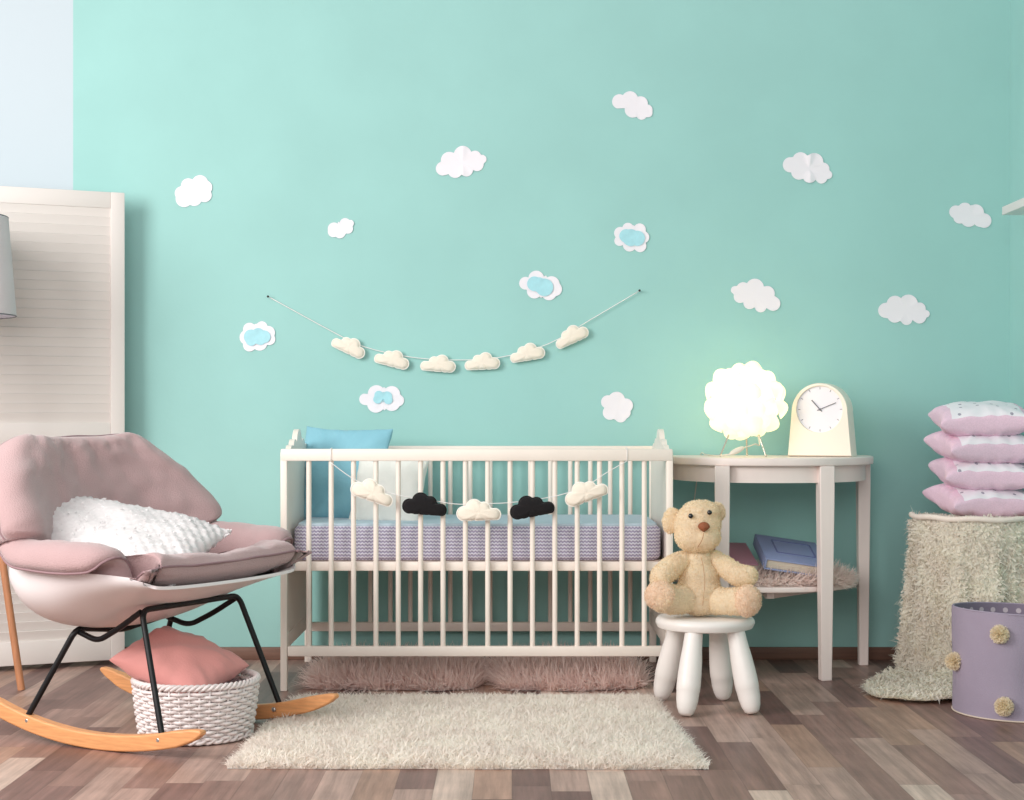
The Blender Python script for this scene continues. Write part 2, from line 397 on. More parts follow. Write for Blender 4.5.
CL = [
 (165, 170, [(290, 400, 120), (400, 270, 125), (600, 230, 140), (690, 300, 120), (680, 430, 120), (500, 480, 135), (330, 490, 145)], None, 0, 'white paper cloud at the far left of the teal wall, above the louvred screen edge'),
 (320, 210, [(240, 320, 105), (230, 370, 95), (430, 235, 95), (520, 230, 60), (480, 320, 85), (340, 390, 95)], None, 0, 'smallest white paper cloud on the wall, above the left end of the garland'),
 (430, 140, [(220, 490, 120), (330, 350, 145), (560, 260, 155), (770, 290, 105), (890, 330, 75), (800, 420, 115), (620, 510, 115), (430, 520, 130)], None, .004, 'large white paper cloud with a centre crease, upper left of the wall'),
 (600, 85, [(330, 285, 125), (510, 250, 140), (690, 320, 125), (800, 430, 95), (820, 480, 75), (710, 500, 95), (560, 420, 140)], None, 0, 'highest white paper cloud on the wall, tilting down to the right'),
 (775, 145, [(260, 340, 130), (430, 260, 135), (670, 290, 150), (820, 410, 105), (900, 510, 75), (790, 560, 100), (590, 530, 120), (410, 460, 135)], None, .006, 'white paper cloud with a folded crease, upper right of the wall'),
 (940, 170, [(265, 717, 111), (418, 683, 123), (606, 725, 137), (751, 867, 123), (683, 854, 119), (486, 836, 137), (333, 811, 106)], None, 0, 'white paper cloud beside the right corner of the room, left of the wall shelf'),
 (726, 272, [(150, 310, 70), (290, 290, 115), (490, 270, 155), (700, 370, 130), (800, 540, 125), (590, 590, 100), (400, 530, 105), (240, 420, 110)], None, 0, 'white paper cloud directly above the glowing table lamp'),
 (873, 287, [(215, 400, 130), (370, 290, 140), (600, 290, 160), (790, 370, 105), (900, 460, 65), (790, 510, 115), (570, 550, 100), (370, 480, 130)], None, 0, 'white paper cloud above and right of the arched clock'),
 (586, 385, [(370, 290, 115), (520, 260, 145), (680, 350, 120), (650, 470, 110), (590, 530, 110), (410, 470, 125)], None, 0, 'round five-lobed white paper cloud just above the right end of the crib'),
 (228, 314, [(370, 260, 110), (580, 220, 95), (690, 320, 115), (710, 430, 100), (540, 490, 135), (370, 530, 110), (330, 400, 130)], [(400, 390, 125), (520, 350, 110), (620, 390, 110), (400, 450, 95), (560, 440, 90)], 0, 'white paper cloud with a large blue centre, below the left nail of the garland'),
 (352, 377, [(225, 380, 100), (420, 290, 150), (680, 300, 145), (790, 400, 100), (680, 430, 150), (410, 460, 150)], [(460, 310, 75), (600, 330, 85), (440, 380, 75), (620, 390, 75)], 0, 'white paper cloud with a small turquoise centre, just above the blue pillow in the crib'),
 (511, 264, [(250, 330, 110), (430, 250, 135), (690, 350, 140), (750, 430, 120), (650, 490, 130), (400, 460, 130)], [(400, 340, 125), (480, 330, 100), (570, 400, 150)], 0, 'white paper cloud with a slanting blue centre, above the right half of the garland'),
 (602, 215, [(310, 310, 105), (440, 230, 95), (640, 250, 105), (700, 380, 105), (650, 530, 105), (470, 510, 115), (300, 440, 90), (480, 380, 150)], [(410, 360, 115), (490, 390, 145), (600, 400, 130)], 0, 'white paper cloud with a blue oval centre, above the right nail of the garland'),
]
for ox, oy, circ, inner, fold, lab in CL:
    pts, c = outline(cz(ox, oy, circ))
    t = empty('paper_cloud', (c[0], WY, c[1]), lab, 'wall decoration', group='paper clouds on the teal wall')
    rel = [(x-c[0], z-c[1]) for x, z in pts]
    sheet('paper_cutout', rel, (0, 0), -.0005, .0015, M['paper'], t, fold, .004)
    if inner:
        p2, c2 = outline(cz(ox, oy, inner)); r2 = [(x-c[0], z-c[1]) for x, z in p2]
        o = sheet('paper_centre', r2, (c2[0]-c[0], c2[1]-c[1]), -.0038, .001, M['bluepaper'], t); o['label'] = 'light blue paper centre glued on the white cloud'

# ------------------------------------------------------------------ felt clouds
def felt_cloud(parent, loc, w, tilt, flip, material, edge, name='felt_cloud', lab=None):
    s = w/2.0  # half width ; a flat bottomed cloud
    circ = [(-.68, -.12, .32), (-.22, .16, .36), (.22, .12, .28), (.70, -.16, .28), (0, -.12, .34), (-.4, -.14, .3), (.4, -.14, .3)]
    if flip: circ = [(-x, y, r) for x, y, r in circ]
    pts, c = outline(circ, 96)
    pts = [(x, max(z, -.42+.04*x*(1 if not flip else -1))) for x, z in pts]
    V = []; F = []; rings = 8; n = len(pts)
    R = Matrix.Rotation(-tilt, 3, 'Y')
    for side in (1, -1):
        b = len(V)
        V.append(R @ Vector((0, -.19*side*s, -.05*s)))
        for k in range(1, rings+1):
            f = k/rings
            hgt = .19*(1-f**3.2)**.55 if f < 1 else 0
            for x, z in pts:
                hh = hgt*(1+.10*math.cos(x*9)*f)
                V.append(R @ Vector((x*f*s, -(hh+.02)*side*s, (-.05+(z+.05)*f)*s)))
        for i in range(n):
            j = (i+1) % n; F.append((b, b+1+i, b+1+j))
            for k in range(rings-1): a = b+1+k*n; F.append((a+i, a+j, a+n+j, a+n+i))
    m = 1+rings*n; e = 1+(rings-1)*n
    for i in range(n): F.append((e+i, e+(i+1) % n, m+e+(i+1) % n, m+e+i))
    o = pyobj(name, V, F, material, parent, loc=loc)
    if lab: o['label'] = lab
    # the flat sewn seam around the rim
    rim = [R @ Vector((x*s*1.03, 0, (-.05+(z+.05)*1.03)*s)) for x, z in pts]
    tv, tf = tube_data(rim, .0022, 5, closed=True)
    q = pyobj('sewn_edge', tv, tf, edge, o)
    return o
def px(x, y, Y): return ((x-512)*Y/1595, Y, .9-(y-420)*Y/1595)
g = empty('cloud_garland', px(454, 362, WY-.03), 'garland of six ivory felt clouds strung between two nails on the wall', 'garland')
G0 = Vector(g.location)
wallc = [(349, 346, 24), (392, 359, 13), (438, 364, 3), (482, 362, -4), (527, 353, -11), (571, 336, -26)]
sp = [(269, 297), (335, 333), (365, 347), (410, 357), (455, 360), (502, 357), (548, 344), (590, 320), (639, 291)]
Vs, Fs = tube_data(smooth_path([Vector(px(a, b, WY-.014))-G0 for a, b in sp], 4), .0016, 5)
pyobj('string', Vs, Fs, M['string'], g)
for a, b, t in wallc:
    felt_cloud(g, Vector(px(a, b, WY-.022))-G0, .128, math.radians(-t), True if t >= 0 or t < 0 else False, M['felt'], M['felt_edge'])
for k, (a, b) in enumerate(((269, 297), (639, 291))):
    x, _, z = px(a, b, WY)
    V, F = lathe_data([(0, -.004), (.0035, -.003), (.0045, 0), (.0035, .003), (.0018, .004), (.0016, .026), (0, .026)], 12, Matrix.Rotation(-PI/2, 4, 'X'))
    o = pyobj('wall_nail', V, F, M['nail'], None, loc=(x, WY-.026, z)); tag(o, ['small steel nail holding the left end of the garland string', 'small steel nail holding the right end of the garland string'][k], 'nail')

# ------------------------------------------------------------------ crib
CX0, CX1, CY0, CY1 = -.757, .523, 5.30, 5.93
crib = empty('baby_crib', ((CX0+CX1)/2, (CY0+CY1)/2, 0), 'cream wooden baby crib with slatted sides and scalloped end panels', 'crib')
CO = Vector(crib.location)
def cb(name, c, s, m=None, bev=.003, par=None): return box(name, Vector(c)-CO, s, m or M['crib'], par or crib, bev)
def crib_end(x, thick):
    Y0, Y1 = CY0+.012, CY1-.012; n = 60; prof = []
    bumps = [((Y0+Y1)/2, .790, .078), ((Y0+Y1)/2-.105, .768, .066), ((Y0+Y1)/2+.105, .768, .066), ((Y0+Y1)/2-.185, .755, .060), ((Y0+Y1)/2+.185, .755, .060)]
    for i in range(n+1):
        y = Y0+(Y1-Y0)*i/n; z = .795
        for a, b, r in bumps:
            if abs(y-a) < r: z = max(z, b+math.sqrt(r*r-(y-a)**2))
        prof.append((y, z))
    V = []; F = []
    for sx in (-thick/2, thick/2):
        for y, z in prof: V.append(Vector((x+sx, y, z))-CO)
        for y, z in prof: V.append(Vector((x+sx, y, .19))-CO)
    m = 2*(n+1)
    for i in range(n):
        for o in (0, m): F.append((o+i, o+i+1, o+n+1+i+1, o+n+1+i))
        F.append((i, i+1, m+i+1, m+i)); F.append((n+1+i, n+2+i, m+n+2+i, m+n+1+i))
    F.append((0, m, m+n+1, n+1)); F.append((n, m+n, m+2*n+1, 2*n+1))
    return pyobj('end_panel', V, F, M['crib'], crib, sharp=30)
for x, sx in ((CX0, 1), (CX1, -1)):
    crib_end(x, .018)
    cb('end_rail', (x, (CY0+CY1)/2, .165), (.022, CY1-CY0-.03, .05))
    for y in (CY0, CY1): cb('leg', (x, y, .398), (.022, .026, .795) if y == CY0 else (.026, .024, .795))
def crib_side(y):
    s = empty('slatted_side', Vector(((CX0+CX1)/2, y, 0))-CO, None, None); s.parent = crib
    O = Vector(((CX0+CX1)/2, y, 0))
    L = CX1-CX0
    for nm, z, h in (('top_rail', .784, .040), ('bottom_rail', .1325, .034)):
        box(nm, (0, 0, z), (L-.024 if nm != 'top_rail' else L+.02, .024 if nm != 'top_rail' else .030, h), M['crib'], s, .004)
    for k in range(16):
        x = -.675+.0743*k-O.x
        V, F = tube_data([(x, 0, .148), (x, 0, .768)], .0088, 10); pyobj('slat', V, F, M['crib'], s, sharp=50)
crib_side(CY0); crib_side(CY1)
bb = cb('bed_base', ((CX0+CX1)/2, (CY0+CY1)/2, .412), (CX1-CX0-.03, CY1-CY0-.05, .028), M['bedbase'])
cb('base_rail', ((CX0+CX1)/2, CY0+.024, .412), (CX1-CX0-.03, .018, .03))
cb('base_rail', ((CX0+CX1)/2, CY1-.024, .412), (CX1-CX0-.03, .018, .03))

# mattress with knitted sides and a lighter top sheet
mt = empty('crib_mattress', ((CX0+CX1)/2, (CY0+CY1)/2+.008, .427), 'thick crib mattress with lavender knitted sides and pale blue-grey top', 'mattress')
hx, hy, hz = (CX1-CX0)/2-.02, (CY1-CY0)/2-.047, .118
def rounded_slab(hx, hy, z0, z1, rc, re, name, material, parent, top_sag=0, nx=48):
    V = []; F = []; ring = []
    N = 20
    def rr(o):  # rounded rectangle inset by o
        pts = []
        for cx, cy, a0 in ((1, 1, 0), (-1, 1, PI/2), (-1, -1, PI), (1, -1, 1.5*PI)):
            for k in range(9):
                a = a0+k/8*PI/2; pts.append((cx*(hx-rc)+math.cos(a)*(rc-o), cy*(hy-rc)+math.sin(a)*(rc-o)))
        return pts
    prof = []
    for k in range(6): a = k/5*PI/2; prof.append((re*(1-math.sin(a)), z0+re*(1-math.cos(a))))
    for k in range(6): a = k/5*PI/2; prof.append((re*(1-math.cos(a)), z1-re*(1-math.sin(a))))
    for o, z in prof:
        for x, y in rr(o): V.append(Vector((x, y, z)))
    n = 36; m = len(prof)
    for j in range(m-1):
        for i in range(n): F.append((j*n+i, j*n+(i+1) % n, (j+1)*n+(i+1) % n, (j+1)*n+i))
    F.append(tuple(range(n))); F.append(tuple((m-1)*n+i for i in range(n)))
    return pyobj(name, V, F, material, parent, sharp=60)
rounded_slab(hx, hy, 0, hz, .05, .022, 'knitted_cover', M['knit'], mt)['label'] = 'knitted lavender and white side cover'
rounded_slab(hx-.012, hy-.012, hz-.004, hz+.007, .045, .005, 'top_sheet', M['sheet'], mt)['label'] = 'smooth pale blue-grey top sheet'

# ------------------------------------------------------------------ pillows
def pillow_mesh(w, h, t, pinch=.06, nx=34, wr=.004, seed=0, power=.42, sag=0, matfun=None, wscale=9):
    V = []; F = []; MI = []; idx = {}
    def pos(u, v, side):
        x = w/2*u*(1-pinch*(1-v*v)*(u*u)); y = h/2*v*(1-pinch*(1-u*u)*(v*v))
        e = max(0, (1-u**2)*(1-v**2)); z = side*t/2*e**power
        # radial gathers near the seam and soft lumps
        ang = math.atan2(v, u); rr = max(abs(u), abs(v))
        z += side*wr*(e**.3)*(math.sin(ang*17+seed*2+3*noise3((u, v, side), 2, seed))*rr**3*.9 + 1.8*noise3((u*1.4, v*1.4, side*.5), wscale/6, seed))
        x += .3*wr*noise3((u, v, side), 3, seed+3); y += .3*wr*noise3((u, v, side), 3, seed+5)
        return Vector((x, y, z-sag*(1-u*u)*(1-v*v)))
    for side in (1, -1):
        for i in range(nx+1):
            for j in range(nx+1):
                u = math.sin((i/nx-.5)*PI); v = math.sin((j/nx-.5)*PI)
                border = i in (0, nx) or j in (0, nx)
                key = (i, j) if border else (i, j, side)
                if key not in idx:
                    idx[key] = len(V); V.append(pos(u, v, side if not border else 0))
        for i in range(nx):
            for j in range(nx):
                q = [((i, j)), (i+1, j), (i+1, j+1), (i, j+1)]
                f = tuple(idx[k] if (k[0] in (0, nx) or k[1] in (0, nx)) else idx[(k[0], k[1], side)] for k in q)
                F.append(f if side > 0 else f[::-1])
                if matfun: MI.append(matfun(math.sin(((i+.5)/nx-.5)*PI), math.sin(((j+.5)/nx-.5)*PI), side))
    return V, F, MI
def place(o, c, xa, ya):
    """x axis along xa, y axis towards ya, z = their cross"""
    X = Vector(xa).normalized(); Z = X.cross(Vector(ya)).normalized(); Y = Z.cross(X)
    o.matrix_world = Matrix.Translation(c) @ Matrix((X, Y, Z)).transposed().to_4x4(); return o

V, F, _ = pillow_mesh(.36, .36, .11, seed=1, wr=.013, pinch=.07)
o = pyobj('crib_pillow', V, F, M['blue']); tag(o, 'sky blue pillow propped at the left end of the crib', 'pillow')
place(o, (-.612, 5.745, .700), (.84, -.38, -.02), (.06, .26, 1))
V, F, _ = pillow_mesh(.265, .265, .10, seed=2, wr=.006, pinch=.07)
o = pyobj('crib_pillow', V, F, M['whitecot']); tag(o, 'off-white pillow leaning against the blue pillow in the crib', 'pillow')
place(o, (-.432, 5.60, .655), (1, -.28, -.03), (-.30, .50, 1))

# garland tied to the crib rail
g = empty('cloud_garland', px(479, 500, 5.262), 'garland of ivory and black felt clouds tied across the front of the crib', 'garland')
G0 = Vector(g.location)
def q(a, b, Y=5.262): return Vector(px(a, b, Y))-G0
sp = [(330, 462), (352, 478), (372, 487), (398, 495), (425, 499), (455, 504), (479, 503.5), (505, 503), (532, 500), (560, 495), (586, 486), (606, 473), (627, 461)]
Vs, Fs = tube_data(smooth_path([q(a, b, 5.27) for a, b in sp], 4), .0014, 5)
for a in (330, 627.5):   # the loops tied round the rail
    x = q(a, 455)[0]
    loop = [Vector((x, yy, zz))-Vector((0, G0.y, G0.z)) for yy, zz in ((5.281, .805), (5.319, .807), (5.319, .762), (5.281, .762))]
    tube_data(loop, .0014, 5, closed=True, V=Vs, F=Fs)
pyobj('string', Vs, Fs, M['string'], g)
for a, b, t, fl, dark in ((373, 492, 20, False, 0), (425, 505, 6, False, 1), (479, 511, 0, False, 0), (532, 507, -9, False, 1), (586, 492, -19, False, 0)):
    felt_cloud(g, q(a, b), .142, math.radians(-t), fl, M['feltblack'] if dark else M['felt'], M['feltblack'] if dark else M['felt_edge'],
               lab='black felt cloud' if dark else 'ivory felt cloud')

# ------------------------------------------------------------------ rugs and fur
def furry(name, quadV, quadF, n, length, width, material, label, cat, kind=None, **k):
    P, N = sample_faces(quadV, quadF, n)
    N = np.where(N[:, 2:3] < -.5, -N, N)
    V, F = tufts(P, N, length, width, **k)
    me = mesh_np(name, V, F, quadV, quadF, floor=.001); o = link(name, me, material)
    tag(o, label, cat, kind=kind); return o
def slab_grid(cnr, z0, z1, nx=24, ny=16, wav=.008, seed=0, round_=0):
    """rug body over four corners (front-left, front-right, back-right, back-left)"""
    A, B, C, D = [Vector((x, y, 0)) for x, y in cnr]; V = []; F = []
    for lev in (0, 1):
        for i in range(nx+1):
            for j in range(ny+1):
                u, v = i/nx, j/ny
                p = A.lerp(B, u).lerp(D.lerp(C, u), v)
                ctr = (A+B+C+D)/4
                if round_:
                    a, b = 2*u-1, 2*v-1; s = 1-round_*(a*a*b*b); p = ctr+(p-ctr)*s
                e = max(abs(2*u-1), abs(2*v-1))
                p += Vector((noise3((u*3, v*3, 0), 3, seed), noise3((u*3, v*3, 5), 3, seed+1), 0))*wav
                z = z0 if lev == 0 else z0+(z1-z0)*(1-e**8)**.5*(1+.15*noise3((u*3, v*3, 2), 2.5, seed))
                V.append(Vector((p.x, p.y, z)))
    m = (nx+1)*(ny+1)
    for lev in (0, 1):
        for i in range(nx):
            for j in range(ny):
                a = lev*m+i*(ny+1)+j; f = (a, a+ny+1, a+ny+2, a+1); F.append(f if lev else f[::-1])
    def side(k1, k2): F.append((k1, k2, m+k2, m+k1))
    for i in range(nx): side(i*(ny+1), (i+1)*(ny+1)); side((i+1)*(ny+1)+ny, i*(ny+1)+ny)
    for j in range(ny): side(j+1, j); side(nx*(ny+1)+j, nx*(ny+1)+j+1)
    return V, F
V, F = slab_grid([(-.735, 4.115), (.505, 4.10), (.455, 5.10), (-.70, 5.10)], .001, .022, 30, 20)
Fup = [f for f in F]
furry('shag_rug', V, Fup, 100000, .026, .0042, M['rug'], 'rectangular cream shag rug lying in front of the crib', 'rug', lean=.7, curl=.9, gravity=.5)
def sheepskin(cnr, seed, n, label, z=.03, rnd=.12, direc=(-.3, -.8, 0)):
    V, F = slab_grid(cnr, .002, z, 22, 16, wav=.03, seed=seed, round_=rnd)
    return furry('sheepskin', V, F, n, .062, .0042, M['sheep'], label, 'sheepskin', flat=True, lean=1.5, curl=.5, gravity=.4, base=np.array(direc), segs=4)
sheepskin([(-.70, 5.30), (-.10, 5.285), (-.09, 5.85), (-.67, 5.85)], 3, 15000, 'dusty pink sheepskin on the floor under the left half of the crib', direc=(-.5, -.7, 0))
sheepskin([(-.065, 5.285), (.46, 5.30), (.44, 5.85), (-.06, 5.85)], 5, 15000, 'dusty pink sheepskin on the floor under the right half of the crib', direc=(-.6, -.5, 0))

# ------------------------------------------------------------------ four legged round stool
st = empty('round_stool', (.605, 5.0, 0), 'small white round stool with four splayed bulging legs under the teddy bear', 'stool')
prof = [(0, .248), (.135, .248), (.148, .252), (.155, .266), (.1535, .276), (.147, .283), (.135, .286), (0, .284)]
lathe('seat', prof, M['white'], st, 48)
for fx, fy in ((-.128, .125), (-.080, -.172), (.074, .118), (.130, -.135)):
    top = Vector((fx*.62+.003, fy*.62, .252)); bot = Vector((fx, fy, 0)); ax = (top-bot); L = ax.length
    rot = ax.to_track_quat('Z', 'Y').to_matrix().to_4x4(); MM = Matrix.Translation(bot) @ rot
    prof = [(0, .004), (.014, .005), (.0225, .012), (.029, .028), (.0335, .052), (.0352, .078), (.0357, .0795), (.0362, .081), (.0368, .10), (.036, .13), (.0335, .175), (.030, .21), (.0275, L-.002), (0, L-.001)]
    lathe('leg', prof, M['white'], st, 28, mtx=MM)

# ------------------------------------------------------------------ teddy bear
bear = empty('teddy_bear', (.605, 5.0, .287), 'honey-coloured plush teddy bear sitting on the white round stool', 'teddy bear')
BO = Vector(bear.location)
def T(pxx, pyy, dy=0): return Vector(((pxx-705)/319, dy, .9-(pyy-420)/319-.287))
def blobs(name, ells, material, parent, voxel=.0045, smooth=8, fur=3000, furlen=.0055, furw=.0024, seed=0, bumpy=.0025):
    bm = bmesh.new()
    for c, r, rot in ells:
        ret = bmesh.ops.create_uvsphere(bm, u_segments=28, v_segments=18, radius=1)
        mm = Matrix.Translation(c) @ Euler(rot).to_matrix().to_4x4() @ Matrix.Diagonal((r[0], r[1], r[2], 1))
        bmesh.ops.transform(bm, matrix=mm, verts=ret['verts'])
    me = bpy.data.meshes.new(name); bm.to_mesh(me); bm.free()
    tmp = bpy.data.objects.new('tmp', me); COL.objects.link(tmp)
    r = tmp.modifiers.new('r', 'REMESH'); r.mode = 'VOXEL'; r.voxel_size = voxel
    s = tmp.modifiers.new('s', 'SMOOTH'); s.iterations = smooth; s.factor = .6
    dg = bpy.context.evaluated_depsgraph_get(); m2 = bpy.data.meshes.new_from_object(tmp.evaluated_get(dg)); m2.name = name
    bpy.data.objects.remove(tmp); m2.materials.clear()
    for v in m2.vertices:
        v.co += v.normal*bumpy*(noise3(v.co, 30, seed)+.6*noise3(v.co, 75, seed))
    o = link(name, m2, material, parent)
    if fur: add_tufts_to(o, fur, furlen, furw, lean=1.2, curl=.8, gravity=.6, segs=2)
    return o
torso = blobs('body', [(T(699, 592, .0), (.072, .062, .066), (0, 0, 0)), (T(699, 576, 0), (.064, .054, .062), (0, 0, 0)), (T(699, 560, .0), (.047, .042, .04), (0, 0, 0)), (T(699, 601, -.012), (.060, .054, .045), (0, 0, 0))], M['teddy'], bear, seed=1, fur=7000)
head = blobs('head', [(T(697, 524, -.01), (.074, .068, .066), (0, 0, 0)), (T(697, 536, -.02), (.073, .062, .050), (0, 0, 0)), (T(702, 537, -.052), (.043, .036, .036), (0, 0, 0)), (T(700, 512, -.012), (.062, .058, .037), (0, 0, 0))], M['teddy'], bear, seed=2, fur=7000, smooth=10)
for (cx, cy, rr, rot) in ((672, 521, (.030, .016, .041), (0, .15, .1)), (715, 513, (.032, .016, .034), (0, .6, -.2))):
    blobs('ear', [(T(cx, cy, .005), rr, rot)], M['teddy'], bear, seed=4, fur=1600, voxel=.004, smooth=3)
for (cx, cy, dy) in ((688, 514.5, -.076), (706.5, 511, -.078)):
    bm = bmesh.new(); bmesh.ops.create_uvsphere(bm, u_segments=16, v_segments=12, radius=.0078); bmesh.ops.translate(bm, vec=T(cx, cy, dy), verts=bm.verts); bobj('eye', bm, M['eye'], bear)
bm = bmesh.new(); bmesh.ops.create_uvsphere(bm, u_segments=20, v_segments=14, radius=1)
for v in bm.verts:
    z = v.co.z; v.co.x *= (.0185 if z > -.1 else .0185*(1+.55*(z+.1))); v.co.y *= .012; v.co.z *= .0155
bmesh.ops.translate(bm, vec=T(700.5, 525, -.088), verts=bm.verts); bobj('nose', bm, M['nose'], bear)
tube('mouth_stitch', smooth_path([T(700, 531, -.096), T(699, 536, -.0955), T(697, 541, -.088), T(695, 545, -.075)], 4), .0013, M['thread'], bear, 6)
tube('belly_seam', smooth_path([T(699, 556, -.051), T(701, 565, -.060), T(702, 580, -.071), T(701, 592, -.072), T(700, 603, -.070)], 4), .0010, M['thread'], bear, 6)
def limb(name, pts, material, **k):
    el = []
    for i in range(len(pts)-1):
        (a, ra), (b, rb) = pts[i], pts[i+1]; n = 7
        for j in range(n+1):
            t = j/n; r = ra*(1-t)+rb*t; el.append((a.lerp(b, t), (r, r, r), (0, 0, 0)))
    return blobs(name, el, material, bear, **k)
limb('arm', [(T(686, 559, 0), .028), (T(674, 564, -.02), .034), (T(661, 573, -.055), .036), (T(659, 576, -.06), .0345)], M['teddy'], seed=5, fur=3500)
limb('arm', [(T(714, 558, 0), .026), (T(724, 566, -.02), .032), (T(736, 574, -.05), .034), (T(745, 574, -.06), .0315)], M['teddy'], seed=6, fur=3500)
lg = limb('leg', [(T(688, 598, -.02), .044), (T(672, 598, -.06), .045), (T(660, 594, -.09), .047)], M['teddy'], seed=7, fur=4000)
lg2 = limb('leg', [(T(712, 600, -.02), .042), (T(727, 599, -.06), .041), (T(740, 598, -.085), .045)], M['teddy'], seed=8, fur=4000)
blobs('foot', [(T(657, 592, -.105), (.048, .030, .046), (0, 0, -.3))], M['pad'], bear, seed=9, fur=2500)
blobs('foot', [(T(743, 597, -.105), (.044, .030, .050), (0, 0, .35))], M['pad'], bear, seed=10, fur=2500)

# ------------------------------------------------------------------ half-moon console table
tb = empty('console_table', (.905, 5.72, 0), 'half-moon console table in pinkish white wood with a lower shelf', 'table')
TO = Vector(tb.location); TYB, TYF = 5.965, 5.46
def halfmoon(n, inset=0, xl=.355, xr=.424, yb=TYB, yf=TYF, pw=2.3):
    pts = []
    for i in range(n+1):
        a = PI*i/n; c, s = math.cos(a), math.sin(a)
        sx = abs(c)**(2/pw)*(1 if c > 0 else -1); sy = abs(s)**(2/pw)
        pts.append((.905+sx*((xr if c > 0 else xl)-inset), (yb)-sy*(yb-yf-inset)))
    return pts
def extrude(name, pts, z0, z1, material, parent, org, bev=0, sharp=35):
    bm = bmesh.new(); vs = [bm.verts.new((x-org[0], y-org[1], z0)) for x, y in pts]; f = bm.faces.new(vs)
    r = bmesh.ops.extrude_face_region(bm, geom=[f]); bmesh.ops.translate(bm, vec=(0, 0, z1-z0), verts=[v for v in r['geom'] if isinstance(v, bmesh.types.BMVert)])
    bmesh.ops.recalc_face_normals(bm, faces=bm.faces)
    if bev:
        es = [e for e in bm.edges if all(abs(e.verts[0].co.z-e.verts[1].co.z) < 1e-6 for _ in (0,))]
        bmesh.ops.bevel(bm, geom=es, offset=bev, segments=3, affect='EDGES', profile=.5)
    return bobj(name, bm, material, parent, sharp=sharp)
extrude('tabletop', halfmoon(56), .741, .769, M['table'], tb, TO, .005)
# curved apron
ap = halfmoon(56, .028); inn = halfmoon(56, .046)
V = []; F = []
for (x, y), (x2, y2) in zip(ap, inn):
    for a, b, z in ((x, y, .742), (x, y, .683), (x2, y2, .683), (x2, y2, .742)): V.append(Vector((a, b, z))-TO)
for i in range(len(ap)-1):
    for k in range(4): F.append((i*4+k, i*4+(k+1) % 4, i*4+4+(k+1) % 4, i*4+4+k))
F.append((0, 1, 2, 3)); e = 4*(len(ap)-1); F.append((e+3, e+2, e+1, e))
pyobj('apron', V, F, M['table'], tb, sharp=35)
box('back_apron', Vector((.925, TYB-.012, .7125))-TO, (.70, .018, .058), M['table'], tb)
def taper_leg(x, y, w, z0, z1, rz, par):
    V = []; F = []
    for z, s in ((z0, w*.72), (z0+(z1-z0)*.5, w*.88), (z1-.1, w), (z1, w)):
        for a, b in ((-1, -1), (1, -1), (1, 1), (-1, 1)): 
            p = Matrix.Rotation(rz, 3, 'Z') @ Vector((a*s/2, b*s/2, 0)); V.append(p+Vector((x, y, z))-TO)
    for j in range(3):
        for k in range(4): F.append((j*4+k, j*4+(k+1) % 4, j*4+4+(k+1) % 4, j*4+4+k))
    F.append((3, 2, 1, 0)); F.append((12, 13, 14, 15))
    o = pyobj('leg', V, F, M['table'], par, sharp=20); bv = o.modifiers.new('b', 'BEVEL'); bv.width = .003; bv.segments = 2; return o
for x, y, rz in ((1.083, 5.515, .12), (.727, 5.515, -.12), (1.29, 5.86, .0), (.562, 5.86, 0)): taper_leg(x, y, .052 if y < 5.6 else .046, 0, .741, rz, tb)
sh = halfmoon(56, .050, pw=2.2)
extrude('lower_shelf', sh, .302, .320, M['table'], tb, TO, .004)
box('shelf_brace', Vector((.905, 5.75, .288))-TO, (.028, .34, .028), M['table'], tb)
box('shelf_brace', Vector((1.02, 5.74, .286))-TO, (.025, .36, .03), M['table'], tb, mtx=Matrix.Rotation(-.75, 4, 'Z'))

# fur on the lower shelf
V, F = slab_grid([(.78, 5.545), (1.20, 5.57), (1.20, 5.86), (.70, 5.89)], .321, .350, 20, 14, wav=.02, seed=9, round_=.15)
P, N = sample_faces(V, F, 12000); up_ = N[:, 2] > -.5; P, N = P[up_], N[up_]
tv, tf = tufts(P, N, .046, .0036, flat=True, lean=1.5, curl=.5, gravity=.4, base=np.array((.5, -.6, 0)), segs=4)
me = mesh_np('fur_throw', tv, tf, V, F); o = link('fur_throw', me, M['shelffur']); tag(o, 'pale pink shaggy fur spread over the lower shelf of the console table', 'fur throw')

def album(name, org, ua, va, w, d, t, cover, label, frame):
    r = bpy.data.objects.new(name, None); COL.objects.link(r); r.empty_display_size = .05
    place(r, org, ua, va); tag(r, label, 'photo album')
    box('front_cover', (w/2, d/2, t-.003), (w, d, .005), cover, r, .002)
    box('back_cover', (w/2, d/2, .003), (w, d, .005), cover, r, .002)
    box('spine', (.003, d/2, t/2), (.006, d, t), cover, r, .002)
    box('pages', (w/2+.001, d/2, t/2), (w-.012, d-.012, t-.012), M['pages'], r, .001)
    if frame:
        bm = bmesh.new(); cx, cy, fw, fd = w*.55, d*.58, w*.62, d*.50
        for c, s in (((cx, cy-fd/2, t), (fw, .006, .003)), ((cx, cy+fd/2, t), (fw, .006, .003)), ((cx-fw/2, cy, t), (.006, fd, .003)), ((cx+fw/2, cy, t), (.006, fd, .003))): add_box(bm, c, s, .001)
        bobj('cover_frame', bm, frame, r)
    return r
album('photo_album', (.880, 5.575, .378), (1, .06, -.15), (-.05, 1, .30), .225, .245, .042, M['albumblue'], 'thick periwinkle blue photo album lying tilted on the fur of the lower shelf', M['albumframe'])
album('photo_album', (.700, 5.60, .365), (1, .06, -.03), (-.05, 1, .26), .165, .235, .034, M['albumpink'], 'mauve pink photo album behind the teddy bear, left of the blue album', None)

